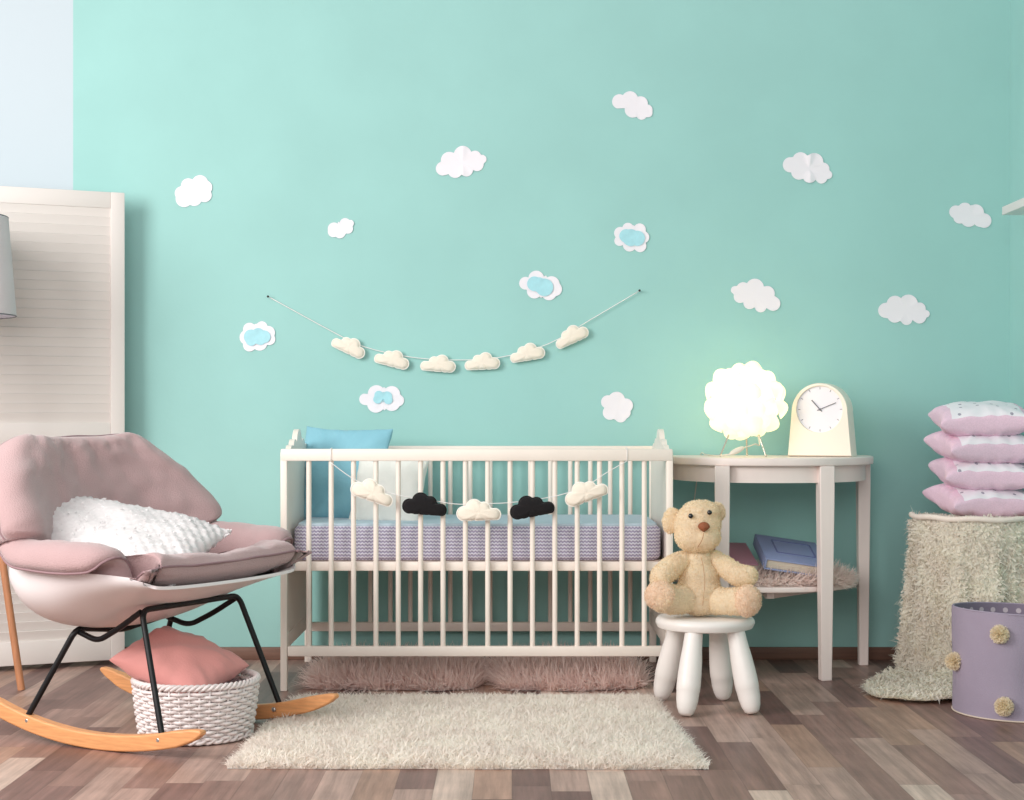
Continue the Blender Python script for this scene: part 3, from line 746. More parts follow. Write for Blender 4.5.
# ------------------------------------------------------------------ petal lamp
LX, LY, LZ, LR = .833, 5.70, .962, .114
lamp = empty('table_lamp', (LX, LY, .770), 'glowing white petal ball lamp on three thin legs', 'table lamp')
LO = Vector(lamp.location); ctr = Vector((LX, LY, LZ))-LO
pb = empty('lamp_shade', ctr, None, None); pb.parent = lamp; pb['label'] = 'glowing ball of overlapping white petals'
def petal(mtx, r, V, F):
    b = len(V); n = 18; rg = 5
    V.append(mtx @ Vector((0, 0, r*.75)))
    for k in range(1, rg+1):
        f = k/rg
        for i in range(n):
            a = 2*PI*i/n; V.append(mtx @ Vector((math.cos(a)*r*f, math.sin(a)*r*f, r*.75*(1-f*f*1.2))))
    for i in range(n):
        j = (i+1) % n; F.append((b, b+1+i, b+1+j))
        for k in range(rg-1): a = b+1+k*n; F.append((a+i, a+j, a+n+j, a+n+i))
rows = [(-62, 7), (-36, 10), (-8, 12), (20, 12), (47, 9), (76, 5)]
for ri, (lat, cnt) in enumerate(rows):
    for k in range(cnt):
        V = []; F = []
        az = 2*PI*(k+.5*(ri % 2))/cnt+.1*ri; la = math.radians(lat+random.uniform(-3, 3))
        d = Vector((math.cos(la)*math.cos(az), math.cos(la)*math.sin(az), math.sin(la)))
        tiltd = (d+Vector((0, 0, .35))+Vector((random.uniform(-.15, .15), random.uniform(-.15, .15), 0))).normalized()
        mm = Matrix.Translation(d*LR*random.uniform(.90, 1.10)) @ tiltd.to_track_quat('Z', 'Y').to_matrix().to_4x4()
        petal(mm, random.uniform(.035, .044), V, F)
        pyobj('petal', V, F, M['petal'], pb)
bm = bmesh.new(); bmesh.ops.create_uvsphere(bm, u_segments=20, v_segments=12, radius=.03); bobj('bulb', bm, M['bulb'], lamp, loc=ctr)
for k, (fx, fy) in enumerate(((-.095, -.05), (.063, -.07), (.02, .09))):
    tube('leg', [Vector((fx*.5, fy*.5, .112)), Vector((fx, fy, .0045))], .0032, M['chrome'], lamp, 8)
    bm = bmesh.new(); bmesh.ops.create_uvsphere(bm, u_segments=10, v_segments=8, radius=.0048); bobj('foot', bm, M['chrome'], lamp, loc=(fx, fy, .0048))
lathe('lamp_holder', [(0, .10), (.018, .10), (.02, .14), (.014, .17), (0, .17)], M['white'], lamp, 16)
bm = bmesh.new(); bmesh.ops.create_uvsphere(bm, u_segments=18, v_segments=12, radius=1)
bmesh.ops.transform(bm, matrix=Euler((0, -.45, 0)).to_matrix().to_4x4() @ Matrix.Diagonal((.030, .012, .010, 1)), verts=bm.verts)
bobj('cord_switch', bm, M['cable'], lamp, loc=(-.045, -.11, .022))
tube('cord', smooth_path([(-.018, -.11, .034), (.0, -.10, .038), (.025, -.08, .045), (.045, -.045, .042), (.036, -.03, .085), (.01, 0, .11)], 6), .0024, M['cable'], lamp, 8)
tube('cord', smooth_path([(-.072, -.11, .010), (-.10, -.06, .004), (-.12, .05, .003), (-.12, .20, .003), (-.125, .283, .0), (-.14, .284, -.10), (-.155, .284, -.22), (-.175, .284, -.42), (-.17, .284, -.55)], 6), .0024, M['cable'], lamp, 8)
ld = bpy.data.lights.new('lamp_bulb_light', 'POINT'); ld.energy = 1.0; ld.color = (1, .80, .45); ld.shadow_soft_size = .035
lo = bpy.data.objects.new('lamp_bulb_light', ld); COL.objects.link(lo); lo.location = (LX, LY, LZ+.0)
M['bulb'].node_tree.nodes['Principled BSDF'].inputs['Emission Strength'].default_value = 3
lo.location = (LX, LY, LZ+.045)

# ------------------------------------------------------------------ clock
ck = empty('mantel_clock', (1.108, 5.70, .770), 'ivory arched mantel clock with a round white dial', 'clock', rz=math.radians(-25))
def arch(w0, w1, h, n=28, ins=0):
    """tapered sides then a round head; w0 at base, w1 where the arch springs"""
    r = w1/2; zs = h-r; pts = [(-w0/2+ins, 0+ins*0), (w0/2-ins, 0)]
    for i in range(n+1):
        a = PI*i/n; pts.append(((r-ins)*math.cos(a), zs+(r-ins)*math.sin(a)))
    return pts
def clock_body():
    w0, w1, h, d = .232, .204, .262, .080; fc = (0, .168); fr = .083; n = 28
    P = arch(w0, w1, h, n, 0)
    # densify the outline
    D = []
    for i in range(len(P)):
        a, b = P[i], P[(i+1) % len(P)]; m = 8 if i in (0, 1, len(P)-1) else 1
        for k in range(m): D.append((a[0]+(b[0]-a[0])*k/m, a[1]+(b[1]-a[1])*k/m))
    N = len(D); V = []; F = []
    def ring(scale, y): 
        b = len(V)
        for x, z in D: V.append(Vector((fc[0]+(x-fc[0])*scale, y, max(0, .0+(z if scale == 1 else (fc[1]+(z-fc[1])*scale))))))
        return b
    def cring(rad, y):
        b = len(V)
        for x, z in D:
            a = math.atan2(z-fc[1], x-fc[0]); V.append(Vector((fc[0]+math.cos(a)*rad, y, fc[1]+math.sin(a)*rad)))
        return b
    rs = [ring(1, d/2), ring(1, -d/2+.008), ring(.975, -d/2), cring(fr+.002, -d/2), cring(fr, -d/2+.002), cring(fr, -d/2+.014)]
    for a, b in zip(rs, rs[1:]):
        for i in range(N): F.append((a+i, a+(i+1) % N, b+(i+1) % N, b+i))
    F.append(tuple(range(N)))
    pyobj('case', V, F, M['clock'], ck, sharp=30)
    lathe('dial', [(0, 0), (fr, 0), (fr, .002), (0, .002)], M['face'], ck, 48, mtx=Matrix.Translation((0, -d/2+.013, fc[1])) @ Matrix.Rotation(PI/2, 4, 'X'))
    y = -d/2+.008
    for k in range(12):
        V = []; F = []
        a = PI/6*k; L = .008; c = Vector((math.sin(a)*(fr-.008), y+.0022, fc[1]+math.cos(a)*(fr-.008)))
        dd = Vector((math.sin(a), 0, math.cos(a))); tube_data([c-dd*L/2, c+dd*L/2], .0009, 4, V=V, F=F)
        pyobj('hour_mark', V, F, M['hand'], ck)
    for nm, ang, L, r in (('hour_hand', -42, .044, .0018), ('minute_hand', 68, .062, .0013)):
        a = math.radians(ang); dd = Vector((math.sin(a), 0, math.cos(a)))
        tube(nm, [Vector((0, y, fc[1]))-dd*.010, Vector((0, y, fc[1]))+dd*L], r, M['hand'], ck, 6)
    lathe('pin', [(0, 0), (.004, 0), (.004, .004), (0, .005)], M['hand'], ck, 12, mtx=Matrix.Translation((0, y+.001, fc[1])) @ Matrix.Rotation(PI/2, 4, 'X'))
clock_body()

# ------------------------------------------------------------------ round pouf with fluffy blanket and pillows
QX, QY, QR, QH = 1.640, 5.60, .215, .560
pf = empty('round_pouf', (QX, QY, 0), 'round upholstered pouf hidden under the fluffy cream blanket', 'pouf')
lathe('pouf_body', [(0, .001), (QR-.03, .001), (QR-.02, .01), (QR-.012, .05), (QR-.012, QH-.05), (QR-.02, QH-.018), (QR-.04, QH-.012), (0, QH-.012)], M['greycloth'], pf, 40)
def blanket():
    nph, ns = 84, 46; V = []; F = []
    a0, a1 = math.radians(158), math.radians(385)
    for i in range(nph+1):
        ph = a0+(a1-a0)*i/nph; dg = math.degrees(ph)
        # how far the hem runs out over the floor in this direction
        spill = .345*math.exp(-((dg-231)/28)**2)+.0*max(0, 1-abs(dg-200)/60)
        flare = .004+.016*math.exp(-((dg-225)/35)**2)
        c = Vector((math.cos(ph), math.sin(ph), 0)); pathv = []
        fold = .012*math.sin(dg*.22)+.008*math.sin(dg*.47+1)
        hem = 0.03+.04*noise3((dg*.05, 0, 0), 1, 2)
        zl = .03 if spill > .05 else hem
        prof = [(.05, QH), (QR*.6, QH+.002), (QR-.01, QH+.002), (QR+.008, QH-.018), (QR+.014, QH-.06), (QR+.014+fold*.5, .40), (QR+.02+fold+flare*.25, .26), (QR+.03+fold+flare*.8, .13), (QR+.035+fold+flare*1.5, .06)]
        if spill > .05: prof += [(QR+.07+flare*1.6+spill*.25, .028), (QR+.08+flare*1.5+spill*.6, .022), (QR+.09+flare*1.4+spill, .012)]
        else: prof += [(QR+.036+fold+flare*1.5, .045), (QR+.036+fold+flare*1.5, .035), (QR+.036+fold+flare*1.5, .02)]
        sm = smooth_path([(r, 0, z) for r, z in prof], 5)
        for k in range(ns+1):
            t = k/ns*(len(sm)-1); a = int(t); b = min(a+1, len(sm)-1); p = sm[a].lerp(sm[b], t-a)
            r = p.x; z = max(p.z, .008)
            q_ = Vector((QX, QY, 0))+c*r; q_.x = min(q_.x, RX-.03); q_.y = min(q_.y, WY-.03)
            V.append(Vector((q_.x, q_.y, z+.006*noise3((q_.x, q_.y, z), 9)))-Vector((QX, QY, 0)))
    for i in range(nph):
        for k in range(ns): a = i*(ns+1)+k; F.append((a, a+ns+1, a+ns+2, a+1))
    return V, F
V, F = blanket(); V = [Vector(v) for v in V]
P, N = sample_faces(V, F, 30000)
N2 = N.copy()
# make normals point outward/up
out = P.copy(); out[:, 2] = .3; flip = ((N*out).sum(1) < 0) & True; N2[flip] *= -1
keep = ~((P[:, 2] > QH-.012) & (RNG.uniform(size=len(P)) < .8)); P, N2 = P[keep], N2[keep]
tv, tf = tufts(P, N2, .022, .0085, lean=2.2, curl=.35, gravity=.25, segs=3, wtip=.5, flat=True)
P3, N3 = P[::6], N2[::6]
tv3, tf3 = tufts(P3, N3, .045, .004, lean=1.6, curl=.9, gravity=1.3, segs=3)
tf = np.concatenate([tf, tf3+len(tv)]); tv = np.concatenate([tv, tv3])
tv[:, 0] = np.minimum(tv[:, 0], RX-.02-QX); top = (tv[:, 2] > QH+.012) & (np.hypot(tv[:, 0], tv[:, 1]) < .19); tv[top, 2] = QH+.012
bl = empty('fluffy_blanket', (QX, QY, 0), 'fluffy cream blanket draped over the pouf and trailing onto the floor', 'blanket')
me = mesh_np('pile', tv, tf, V, F, floor=.003); o = link('pile', me, M['fluffy'], bl)
hem = [Vector((math.cos(a)*(QR+.016), math.sin(a)*(QR+.016), QH+.004+.002*math.sin(a*9))) for a in [math.radians(160+k*4) for k in range(51)]]
tube('bound_edge', hem, .010, mat('cream_binding', srgb(240, 226, 214), .9, bump=.2), bl, 8)

# four stacked cushions
def two_tone(u, v, side):
    return 1 if (side > 0 and max(abs(u)*.98, abs(v)) < .80) or (side > 0 and abs(u) < .62) and v > -.80 else 0
V, F, MI = pillow_mesh(.375, .34, .108, seed=11, wr=.006, pinch=.07, nx=44, power=.34, matfun=lambda u, v, s: 1 if (s > 0 and abs(u) < .74 and v > -.86 and v < .86) else 0)
def stack_pillow(k, z, rx, ry, rz, dx, dy, seed, lab, first=None):
    V, F, MI = pillow_mesh(.322, .31, .118, seed=seed, wr=.006, pinch=.09, nx=44, power=.32, matfun=lambda u, v, s: 1 if (s > 0 and abs(u) < .76 and abs(v) < .955) else 0)
    me = bpy.data.meshes.new('stacked_pillow'); me.from_pydata([tuple(v) for v in V], [], F)
    uv = me.uv_layers.new(name='UVMap')
    for lp in me.loops:
        c = me.vertices[lp.vertex_index].co; uv.data[lp.index].uv = (c.x+k*.31, c.y+k*.17)
    me.polygons.foreach_set('material_index', MI)
    M['spotted'].node_tree.nodes['Voronoi Texture'].inputs['Scale'].default_value = 17
    o = link('stacked_pillow', me, [M['pinkcot'], M['spotted']]); o.location = (QX+dx, QY+dy, z); o.rotation_euler = (rx, ry, rz)
    tag(o, lab, 'pillow', 'pink pillows stacked on the pouf')
QX += .008; PH = .0935
stack_pillow(0, QH+.062, .12, 0, .10, 0.0, -.01, 11, 'lowest pink pillow of the stack, lying directly on the fluffy blanket')
stack_pillow(1, QH+.062+PH, .12, .02, -.06, .004, -.01, 12, 'second pillow from the bottom of the pink stack')
stack_pillow(2, QH+.062+2*PH, .12, .01, .05, .0, -.01, 13, 'third pillow from the bottom of the pink stack')
stack_pillow(3, QH+.062+3*PH+.002, .12, -.02, -.12, -.004, -.01, 14, 'topmost pink pillow of the stack')

# ------------------------------------------------------------------ lavender fabric basket with pompoms
BX, BY, BR, BH = 1.565, 4.925, .198, .313
bk = empty('fabric_basket', (BX, BY, 0), 'tall lavender felt basket with cream pompoms and dotted lining', 'basket')
def wall(r, flip, name, material, uvs=False, dz=0):
    n, m = 96, 24; V = []; F = []
    for j in range(m+1):
        f = j/m
        for i in range(n):
            a = 2*PI*i/n; dent = .010*math.exp(-((math.degrees(a)-262) / 9)**2)*math.exp(-((f-.35)/.28)**2)+.006*noise3((math.cos(a), math.sin(a), f*1.2), 1.6, 4)
            rr = (r-dent)*(1+.01*math.sin(2*a+1)*f); V.append(Vector((math.cos(a)*rr, math.sin(a)*rr, .002+dz+(BH-dz)*f-.008*f*math.sin(a+1.2))))
    for j in range(m):
        for i in range(n): F.append((j*n+i, j*n+(i+1) % n, (j+1)*n+(i+1) % n, (j+1)*n+i))
    me = bpy.data.meshes.new(name); me.from_pydata([tuple(v) for v in V], [], F)
    uv = me.uv_layers.new(name='UVMap')
    for p in me.polygons:
        i = p.index % n; j = p.index//n; q4 = [(i, j), (i+1, j), (i+1, j+1), (i, j+1)]
        for li, (a, b) in zip(p.loop_indices, q4): uv.data[li].uv = (a/n*1.24, b/m*BH)
    return link(name, me, material, bk)
outer = wall(BR, False, 'outer_wall', M['basketlav']); wall(BR-.004, True, 'lining', M['lining'])['label'] = 'dotted inner lining'
lathe('bottom', [(0, .001), (BR-.004, .001), (BR-.004, .005), (0, .005)], M['basketlav'], bk, 64)
def rimpts(z, r): return [Vector((math.cos(a)*r, math.sin(a)*r, z-.008*(z > .1)*math.sin(a+1.2))) for a in [2*PI*i/80 for i in range(80)]]
tube('top_binding', rimpts(BH+.002, BR-.002), .003, M['basketlav'], bk, 6, closed=True)
tube('bottom_cord', rimpts(.0035, BR+.001), .0025, mat('cream_cord', srgb(216, 200, 184), .8), bk, 6, closed=True)
for pxx, pyy in ((1001, 634), (958, 661), (1005, 706)):
    X = (pxx-512)/1595
    a_ = X*X+1; b_ = -2*(X*BX+BY); c_ = BX**2+BY**2-BR**2; dis = max(0, b_*b_-4*a_*c_); Y = (-b_-math.sqrt(dis))/(2*a_)
    c = Vector((X*Y-BX, Y-BY, .9-(pyy-420)*Y/1595)); nrm = Vector((c.x, c.y, 0)).normalized(); c += nrm*.012
    bm = bmesh.new(); bmesh.ops.create_icosphere(bm, subdivisions=3, radius=.015); o = bobj('pompom', bm, M['pom'], bk, loc=c)
    add_tufts_to(o, 1500, .012, .0035, lean=.25, curl=.2, segs=2, wtip=.8)

# ------------------------------------------------------------------ wall shelf on the right
o = box('wall_shelf', (0, 0, 0), (.125, 1.2, .030), M['shelfw'], None, .002, loc=(RX-.0625, 5.69-.6, 1.6455)); tag(o, 'white wall shelf board on the right-hand wall', 'shelf')

# ------------------------------------------------------------------ louvred folding screen
scr = empty('folding_screen', (-1.43, 5.88, 0), 'white louvred folding screen standing behind the rocking chair', 'folding screen')
def panel(org, ang, W, H=1.736):
    p = empty('screen_panel', org, None, None, rz=ang); p.parent = scr
    sw = .050; th = .028
    box('stile', (-sw/2, 0, H/2+.01), (sw, th, H-.02), M['screen'], p); box('stile', (-W+sw/2, 0, H/2+.01), (sw, th, H-.02), M['screen'], p)
    zt = H; 
    rails = [(H-.030, .060), (.840, .100), (.062, .085)]
    for z, h in rails: box('rail', (-W/2, 0, z), (W-2*sw, th-.006, h), M['screen'], p)
    def louvres(z0, z1):
        n = int((z1-z0)/.0335); bm = bmesh.new()
        for k in range(n):
            z = z0+(k+.5)*(z1-z0)/n
            add_box(bm, (-W/2, 0, z), (W-2*sw, .006, .0385), 0, Matrix.Rotation(math.radians(15), 4, 'X'))
        bobj('louvres', bm, M['screen'], p)
    louvres(.105, .790); louvres(.890, H-.060)
    return p
panel((0, 0, 0), math.radians(24), .58)
e = Vector((-math.cos(math.radians(24)), -math.sin(math.radians(24)), 0))*.59
panel(e, math.radians(-8), .58)
for z in (.3, .9, 1.5): tube('hinge', [e+Vector((0, .018, z-.03)), e+Vector((0, .018, z+.03))], .005, M['hinge'], scr, 8)

# ------------------------------------------------------------------ tripod floor lamp at the left edge
FLX, FLY = -1.872, 5.36
fl = empty('floor_lamp', (FLX, FLY, 0), 'tripod floor lamp with grey drum shade and wooden legs at the left edge', 'floor lamp')
V, F = lathe_data([(.198, 1.252), (.172, 1.585), (.169, 1.585), (.195, 1.252), (.198, 1.252)], 64); pyobj('lamp_shade', V, F, M['lampshade'], fl, sharp=50)
lathe('shade_lining', [(.1945, 1.254), (.1685, 1.583)], M['shadein'], fl, 64)['label'] = 'white inner lining of the shade'
tube('shade_ring', [(math.cos(2*PI*i/48)*.197, math.sin(2*PI*i/48)*.197, 1.252) for i in range(48)], .0022, M['hand'], fl, 6, closed=True)
tube('shade_ring', [(math.cos(2*PI*i/48)*.171, math.sin(2*PI*i/48)*.171, 1.585) for i in range(48)], .0022, M['hand'], fl, 6, closed=True)
for a in (-10, 110, 230):
    d = Vector((math.cos(math.radians(a)), math.sin(math.radians(a)), 0))
    tube('leg', [d*.24, d*.055+Vector((0, 0, 1.17))], lambda t: .0125+.004*math.sin(t*PI), M['lampwood'], fl, 12)
lathe('hub', [(0, 1.15), (.07, 1.15), (.075, 1.165), (.07, 1.185), (.02, 1.19), (.015, 1.33), (0, 1.33)], M['lampwood'], fl, 24)
tube('shade_bar', [(-.17, 0, 1.565), (.17, 0, 1.565)], .003, M['hand'], fl, 6); tube('shade_bar', [(0, 0, 1.33), (0, 0, 1.565)], .004, M['hand'], fl, 6)

# ------------------------------------------------------------------ rocking chair (u forward, v to its left, z up)
CU = math.radians(-28.1)
ch = empty('rocking_chair', (-1.0055, 4.588, 0), 'rocking lounge chair with mauve cushions, white shell and wooden runners', 'rocking chair', rz=CU)
TAB = [ # uc, zc, ur, zr, hw
 (.268, .455, .236, .464, .312), (.195, .428, .165, .490, .372), (.080, .385, .050, .498, .405), (-.080, .318, -.060, .500, .405), (-.220, .330, -.140, .505, .398),
 (-.300, .450, -.185, .545, .388), (-.335, .580, -.205, .620, .388), (-.365, .715, -.290, .730, .328), (-.385, .812, -.365, .810, .232)]
def tabv(t):
    t = max(0, min(len(TAB)-1, t)); i = min(int(t), len(TAB)-2); f = t-i
    P = [TAB[max(0, i-1)], TAB[i], TAB[i+1], TAB[min(len(TAB)-1, i+2)]]
    return [.5*(2*P[1][k]+(P[2][k]-P[0][k])*f+(2*P[0][k]-5*P[1][k]+4*P[2][k]-P[3][k])*f*f+(3*P[1][k]-P[0][k]-3*P[2][k]+P[3][k])*f**3) for k in range(5)]
def surf(t, w):
    uc, zc, ur, zr, hw = tabv(t); a = min(abs(w), 1)
    k = min(1, max(0, t-4.6)); s = a**2.1
    v = hw*((1-k)*math.sin(a*PI/2)+k*a)
    return Vector((uc+(ur-uc)*s, math.copysign(v, w), zc+(zr-zc)*s))
def nrm(t, w):
    e = .02; t0, t1 = max(0, t-e), min(8, t+e); w0, w1 = max(-1, w-e), min(1, w+e)
    n = (surf(t1, w)-surf(t0, w)).cross(surf(t, w1)-surf(t, w0))
    n.normalize(); 
    c = Vector((.25, 0, .80))-surf(t, w)
    return n if n.dot(c) > 0 else -n
# shell: inner and outer skins
V = []; F = []; nt, nw = 56, 40; th = .009
for side in (0, 1):
    for i in range(nt+1):
        for j in range(nw+1):
            t = 8*i/nt; w = -1+2*j/nw; p = surf(t, w); 
            if side: p = p-nrm(t, w)*th
            V.append(p)
m = (nt+1)*(nw+1)
for side in (0, 1):
    for i in range(nt):
        for j in range(nw): a = side*m+i*(nw+1)+j; F.append((a, a+1, a+nw+2, a+nw+1))
for i in range(nt):
    for j in (0, nw): a = i*(nw+1)+j; F.append((a, a+nw+1, m+a+nw+1, m+a))
for j in range(nw):
    for i in (0, nt): a = i*(nw+1)+j; F.append((a, a+1, m+a+1, m+a))
pyobj('seat_shell', V, F, M['shell'], ch, sharp=50)

def cushion(name, ta, tb_, off, half, curlfun, kfun=lambda t: 1.0, nt=46, nw=44, seed=0, wr=.006, over=0, pipe=True, wext=.22, back_over=0.0):
    """padded cushion following the shell; w beyond 1 wraps over the rim"""
    mids = {}; 
    def mid(t, w):
        a = min(abs(w), 1); sg = 1 if w >= 0 else -1
        tt = max(0, min(8, t)); p = surf(tt, sg*a); n = nrm(tt, sg*min(a, .97))
        ext = 0
        if t < 0: p = p+(surf(0, sg*a)-surf(.2, sg*a)).normalized()*(-t)*.1
        if t > 8: p = p+(surf(8, sg*a)-surf(7.8, sg*a)).normalized()*(t-8)*.1
        if abs(w) > 1:
            q_ = (abs(w)-1)/wext; th_ = q_*curlfun(tt); o = Vector((0, sg, 0)); o = (o+Vector((.0, 0, 0))).normalized()
            up = (n.cross(Vector((0, 0, 1)))).cross(n); up = o*0+Vector((0, 0, 1)) if tt < 5 else (surf(tt, sg)-surf(tt, sg*.9)).normalized()
            n2 = (n*math.cos(th_)+up*math.sin(th_)) if th_ <= PI/2 else (up*math.sin(th_)+(-n)*(-math.cos(th_)))
            n2.normalize(); drop = Vector((0, 0, -1))*max(0, th_-PI*.75)*.03 if tt < 5 else Vector((0, 0, 0))
            flat = up*(q_*.03) if curlfun(tt) < .6 else Vector()
            return p+n2*off+drop+flat, n2
        return p+n*off, n
    V = []; F = []; idx = {}; W = 1+wext
    for side in (1, -1):
        for i in range(nt+1):
            for j in range(nw+1):
                border = i in (0, nt) or j in (0, nw); key = (i, j) if border else (i, j, side)
                if key in idx: continue
                a = math.sin((i/nt-.5)*PI); b = 2*j/nw-1
                b = math.sin(b*PI/2)*.5+b*.5
                t = (ta+tb_)/2+(tb_-ta)/2*a; w = b*(1+wext*kfun(t))*(1-.07*max(0, -a)**3*(ta < 1))
                p, n = mid(t, w)
                e = max(0, (1-a**6)*(1-abs(b)**8))**.5
                if not border:
                    lump = wr*(noise3((t*.8, w*3, side), 1.3, seed)*1.6+noise3((t*2.2, w*7, side), 1.4, seed+2)*.7)
                    crease = -wr*.9*max(0, 1-abs(math.sin(w*7+noise3((t*.4, w, 0), 1, seed)*3))*3.0)*(abs(a)**2)
                    dd = (half+lump+crease)*e if side > 0 else min(half, half+lump)*e
                    p = p+n*side*dd
                else:
                    p = p+Vector((noise3(p, 9, seed), noise3(p, 9, seed+1), noise3(p, 9, seed+2)))*.004
                idx[key] = len(V); V.append(p)
        for i in range(nt):
            for j in range(nw):
                qd = [(i, j), (i+1, j), (i+1, j+1), (i, j+1)]
                f = tuple(idx[k] if (k[0] in (0, nt) or k[1] in (0, nw)) else idx[(k[0], k[1], side)] for k in qd)
                F.append(f if side > 0 else f[::-1])
    loop = [V[idx[(i, 0)]] for i in range(nt+1)]+[V[idx[(nt, j)]] for j in range(1, nw+1)]+[V[idx[(i, nw)]] for i in range(nt-1, -1, -1)]+[V[idx[(0, j)]] for j in range(nw-1, 0, -1)]
    loop = [p.copy() for p in loop]
    o = pyobj(name, V, F, M['mauve'], ch)
    tv, tf = tube_data(loop, .0035, 6, closed=True); pyobj('piping', tv, tf, M['piping'], o)
    return o
def seat_curl(t):
    return math.radians(165)
def seat_k(t):
    k = min(1, max(0, (t-.05)/1.5)); return .03+.94*k*k*(3-2*k)
cushion('seat_cushion', -.04, 5.15, .052, .042, seat_curl, seat_k, nt=60, nw=70, seed=3, wr=.007)
cushion('back_cushion', 4.95, 8.28, .050, .045, lambda t: 1.9, nt=46, nw=56, seed=8, wr=.010, wext=.24)

# steel frame
def both(pts): return [(u, -v, z) for u, v, z in pts]
fr = [(-.165, .315, .105), (-.075, .195, .303), (-.02, .165, .283), (.175, .255, .392), (.285, .315, .062)]
FR = .0085
tube('steel_leg', round_path([(-.262, -.262, .068), (-.135, -.205, .316), (-.15, 0, .288), (-.135, .205, .316), (-.262, .262, .068)], .03), FR, M['black'], ch, 10)
tube('steel_leg', round_path([(.222, -.262, .058), (.108, -.212, .381), (.108, .212, .381), (.222, .262, .058)], .03), FR, M['black'], ch, 10)
for s in (-1, 1):
    tube('steel_side_bar', round_path([(-.142, .19*s, .305), (-.065, .195*s, .283), (.02, .205*s, .325), (.105, .212*s, .376)], .03), FR*.95, M['black'], ch, 10)
# runners
def runner(v):
    R = 1.21; L0, L1 = -.465, (.43 if v > 0 else .36); n = 40; V = []; F = []; W = .034
    for i in range(n+1):
        s = L0+(L1-L0)*i/n; zc = R-math.sqrt(R*R-s**2); f = i/n
        hh = .044*(min(1, (min(f, 1-f)/.10))**.5*.75+.25) if min(f, 1-f) < .10 else .044
        zb = zc+(.044-hh)*.55+.001
        sl = s/R
        for k, (a, b) in enumerate(((-1, 0), (1, 0), (1, 1), (-1, 1))):
            V.append(Vector((s-math.sin(sl)*hh*b, v+a*W/2*(1 if min(f, 1-f) > .06 else .8), zb+hh*b*math.cos(sl))))
    for i in range(n):
        for k in range(4): F.append((i*4+k, i*4+(k+1) % 4, i*4+4+(k+1) % 4, i*4+4+k))
    F.append((0, 1, 2, 3)); F.append((4*n+3, 4*n+2, 4*n+1, 4*n))
    o = pyobj('runner', V, F, M['beech'], ch, sharp=30); b = o.modifiers.new('b', 'BEVEL'); b.width = .005; b.segments = 3; b.limit_method = 'ANGLE'; return o
runner(.258); runner(-.258)
for s in (-1, 1):
    for u, z in ((.218, .052), (-.255, .062)):
        V, F = lathe_data([(0, 0), (.007, .0), (.007, .004), (.004, .006), (0, .006)], 12, Matrix.Translation((u, 0.258*s-(.006 if s > 0 else .0)-.012, z-.004)) @ Matrix.Rotation(PI/2, 4, 'X'))
        pyobj('bolt', V, F, M['hinge'], ch, sharp=30)

# nubbly pillow lying on the chair
V, F, _ = pillow_mesh(.62, .38, .14, seed=21, wr=.006, pinch=.06, nx=70)
for i, v in enumerate(V):
    V[i] = v
o = pyobj('boucle_pillow', V, F, M['boucle']); me = o.data
for v in me.vertices:
    k = noise.cell(v.co*62) if False else 0
    a = math.sin(v.co.x*170)*math.sin(v.co.y*170)
    v.co += v.normal*.0055*a
add_tufts_to(o, 22000, .009, .0065, lean=1.2, curl=1.2, segs=2, wtip=.7)
tag(o, 'nubbly white boucle pillow lying in the rocking chair', 'pillow')
place(o, (-1.165, 4.535, .567), (.93, -.20, -.17), (-.05, .9, .36))

# ------------------------------------------------------------------ wicker basket, its pillow and cloth
WX, WYY = -.900, 4.545
wb = empty('wicker_basket', (WX, WYY, 0), 'round white wicker basket standing under the rocking chair', 'basket')
H_ = .160; rows_ = 15; ns = 38
def wr_(z): return .150+.022*(z/H_)**.8
V = []; F = []
for j in range(rows_):
    z = .008+j*(H_-.012)/rows_; pts = []; n = ns*6
    for i in range(n):
        a = 2*PI*i/n; off = .0055*math.cos(a*ns/2+PI*(j % 2)); pts.append((math.cos(a)*(wr_(z)+off), math.sin(a)*(wr_(z)+off), z+.0018*noise3((math.cos(a)*3, math.sin(a)*3, j), 2)))
    tube_data(pts, .0052, 6, closed=True, V=V, F=F)
pyobj('woven_wall', V, F, M['wicker'], wb)
V = []; F = []
for k in range(ns):
    a = 2*PI*(k)/ns
    tube_data([(math.cos(a)*wr_(0), math.sin(a)*wr_(0), .004), (math.cos(a)*wr_(H_), math.sin(a)*wr_(H_), H_)], .0035, 5, V=V, F=F)
pyobj('stakes', V, F, M['wicker'], wb)
V = []; F = []
for ph in (0, PI*2/3, PI*4/3):
    pts = []
    for i in range(200):
        a = 2*PI*i/200; q_ = a*22+ph; pts.append((math.cos(a)*(wr_(H_)+.006*math.cos(q_)), math.sin(a)*(wr_(H_)+.006*math.cos(q_)), H_+.003+.006*math.sin(q_)))
    tube_data(pts, .0048, 6, closed=True, V=V, F=F)
pyobj('braided_rim', V, F, M['wicker'], wb)
V = []; F = []
for ph in (0, PI):
    pts = []
    for i in range(200):
        a = 2*PI*i/200; q_ = a*20+ph; pts.append((math.cos(a)*(wr_(0)+.003+.005*math.cos(q_)), math.sin(a)*(wr_(0)+.003+.005*math.cos(q_)), .011+.005*math.sin(q_)))
    tube_data(pts, .0048, 6, closed=True, V=V, F=F)
pyobj('braided_foot', V, F, M['wicker'], wb)
lathe('bottom', [(0, .004), (.148, .004), (.148, .010), (0, .010)], M['wicker'], wb, 40)
V, F, _ = pillow_mesh(.30, .265, .125, seed=31, wr=.007, pinch=.06)
o = pyobj('basket_pillow', V, F, M['pink']); tag(o, 'salmon pink pillow stuffed into the white wicker basket', 'pillow')
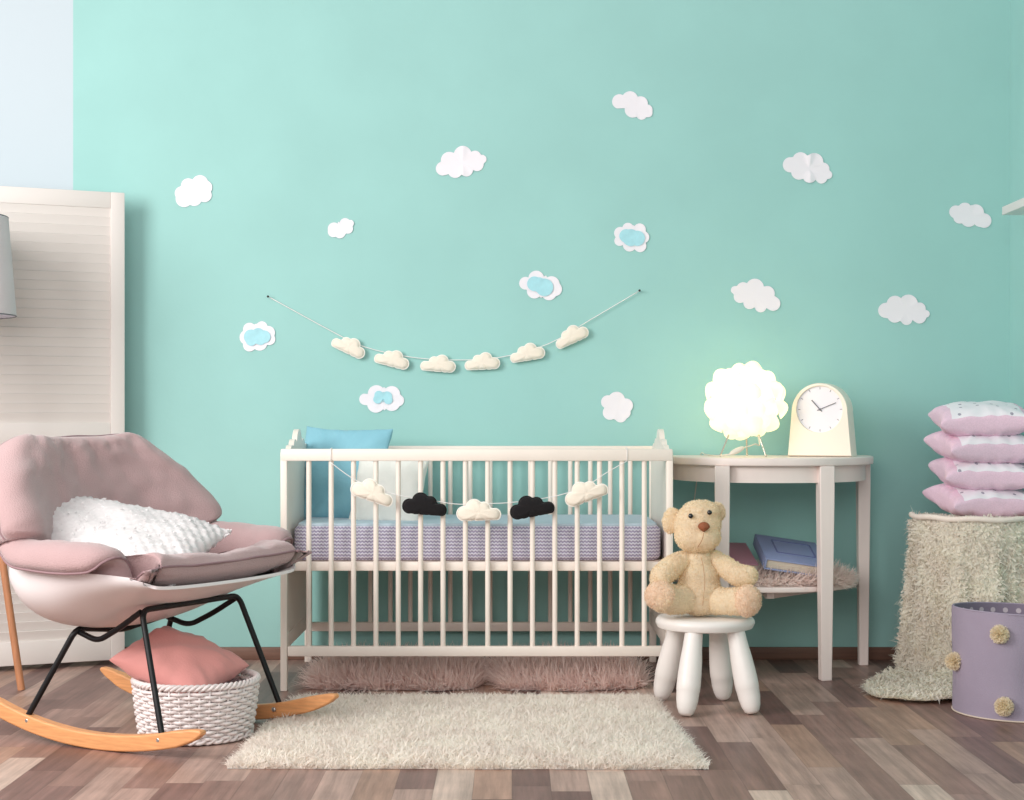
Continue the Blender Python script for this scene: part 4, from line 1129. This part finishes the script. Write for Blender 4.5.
place(o, (-.945, 4.545, .208), (.88, -.28, -.33), (.18, .9, .28))
V = []; F = []; n = 24
for i in range(n+1):
    for j in range(9):
        a = math.radians(-50+115*i/n); r = .150-.055*j/8; z = .148-.02*(j/8)-.10*(j/8)**2+.010*noise3((i*.35, j*.4, 0), 1, 5)
        V.append(Vector((math.cos(a)*r*.98, math.sin(a)*r*.98, z)))
for i in range(n):
    for j in range(8): q0 = i*9+j; F.append((q0, q0+9, q0+10, q0+1))
o = pyobj('folded_cloth', V, F, M['greycloth'], None, loc=(WX, WYY, 0)); sd = o.modifiers.new('s', 'SOLIDIFY'); sd.thickness = .008
tag(o, 'grey mauve cloth tucked in the wicker basket beside the pink pillow', 'cloth')

# ------------------------------------------------------------------ light
def area(name, loc, target, sx, sy, power, col):
    d = bpy.data.lights.new(name, 'AREA'); d.shape = 'RECTANGLE'; d.size = sx; d.size_y = sy; d.energy = power; d.color = col
    o = bpy.data.objects.new(name, d); COL.objects.link(o); o.location = loc
    o.rotation_euler = (Vector(target)-Vector(loc)).to_track_quat('-Z', 'Y').to_euler(); return o
area('window_daylight', (-2.9, 2.7, 2.1), (.3, 5.9, 1.0), 1.6, 1.8, 112, (1, .985, .96))
area('front_fill', (-.9, -.3, 2.2), (-.1, 5.6, .5), 2.6, 1.6, 76, (1, .945, .925))  # added warm fill lamp from the camera side, brightens furniture and under the crib
w = bpy.data.worlds.new('daylight'); S.world = w; w.use_nodes = True
bg = w.node_tree.nodes['Background']; bg.inputs[0].default_value = (1, .975, .975, 1); bg.inputs[1].default_value = .6

cam = bpy.data.cameras.new('camera'); co = bpy.data.objects.new('camera', cam); COL.objects.link(co)
co.location = (0, 0, .9); co.rotation_euler = (PI/2, 0, 0); cam.sensor_width = 36; cam.lens = 36*1595/1024; cam.shift_y = 20/1024; cam.clip_start = .05
S.camera = co
S.view_settings.view_transform = 'Standard'; S.view_settings.look = 'None'; S.view_settings.gamma = 1; S.view_settings.use_curve_mapping = False
S.view_settings.exposure = 0
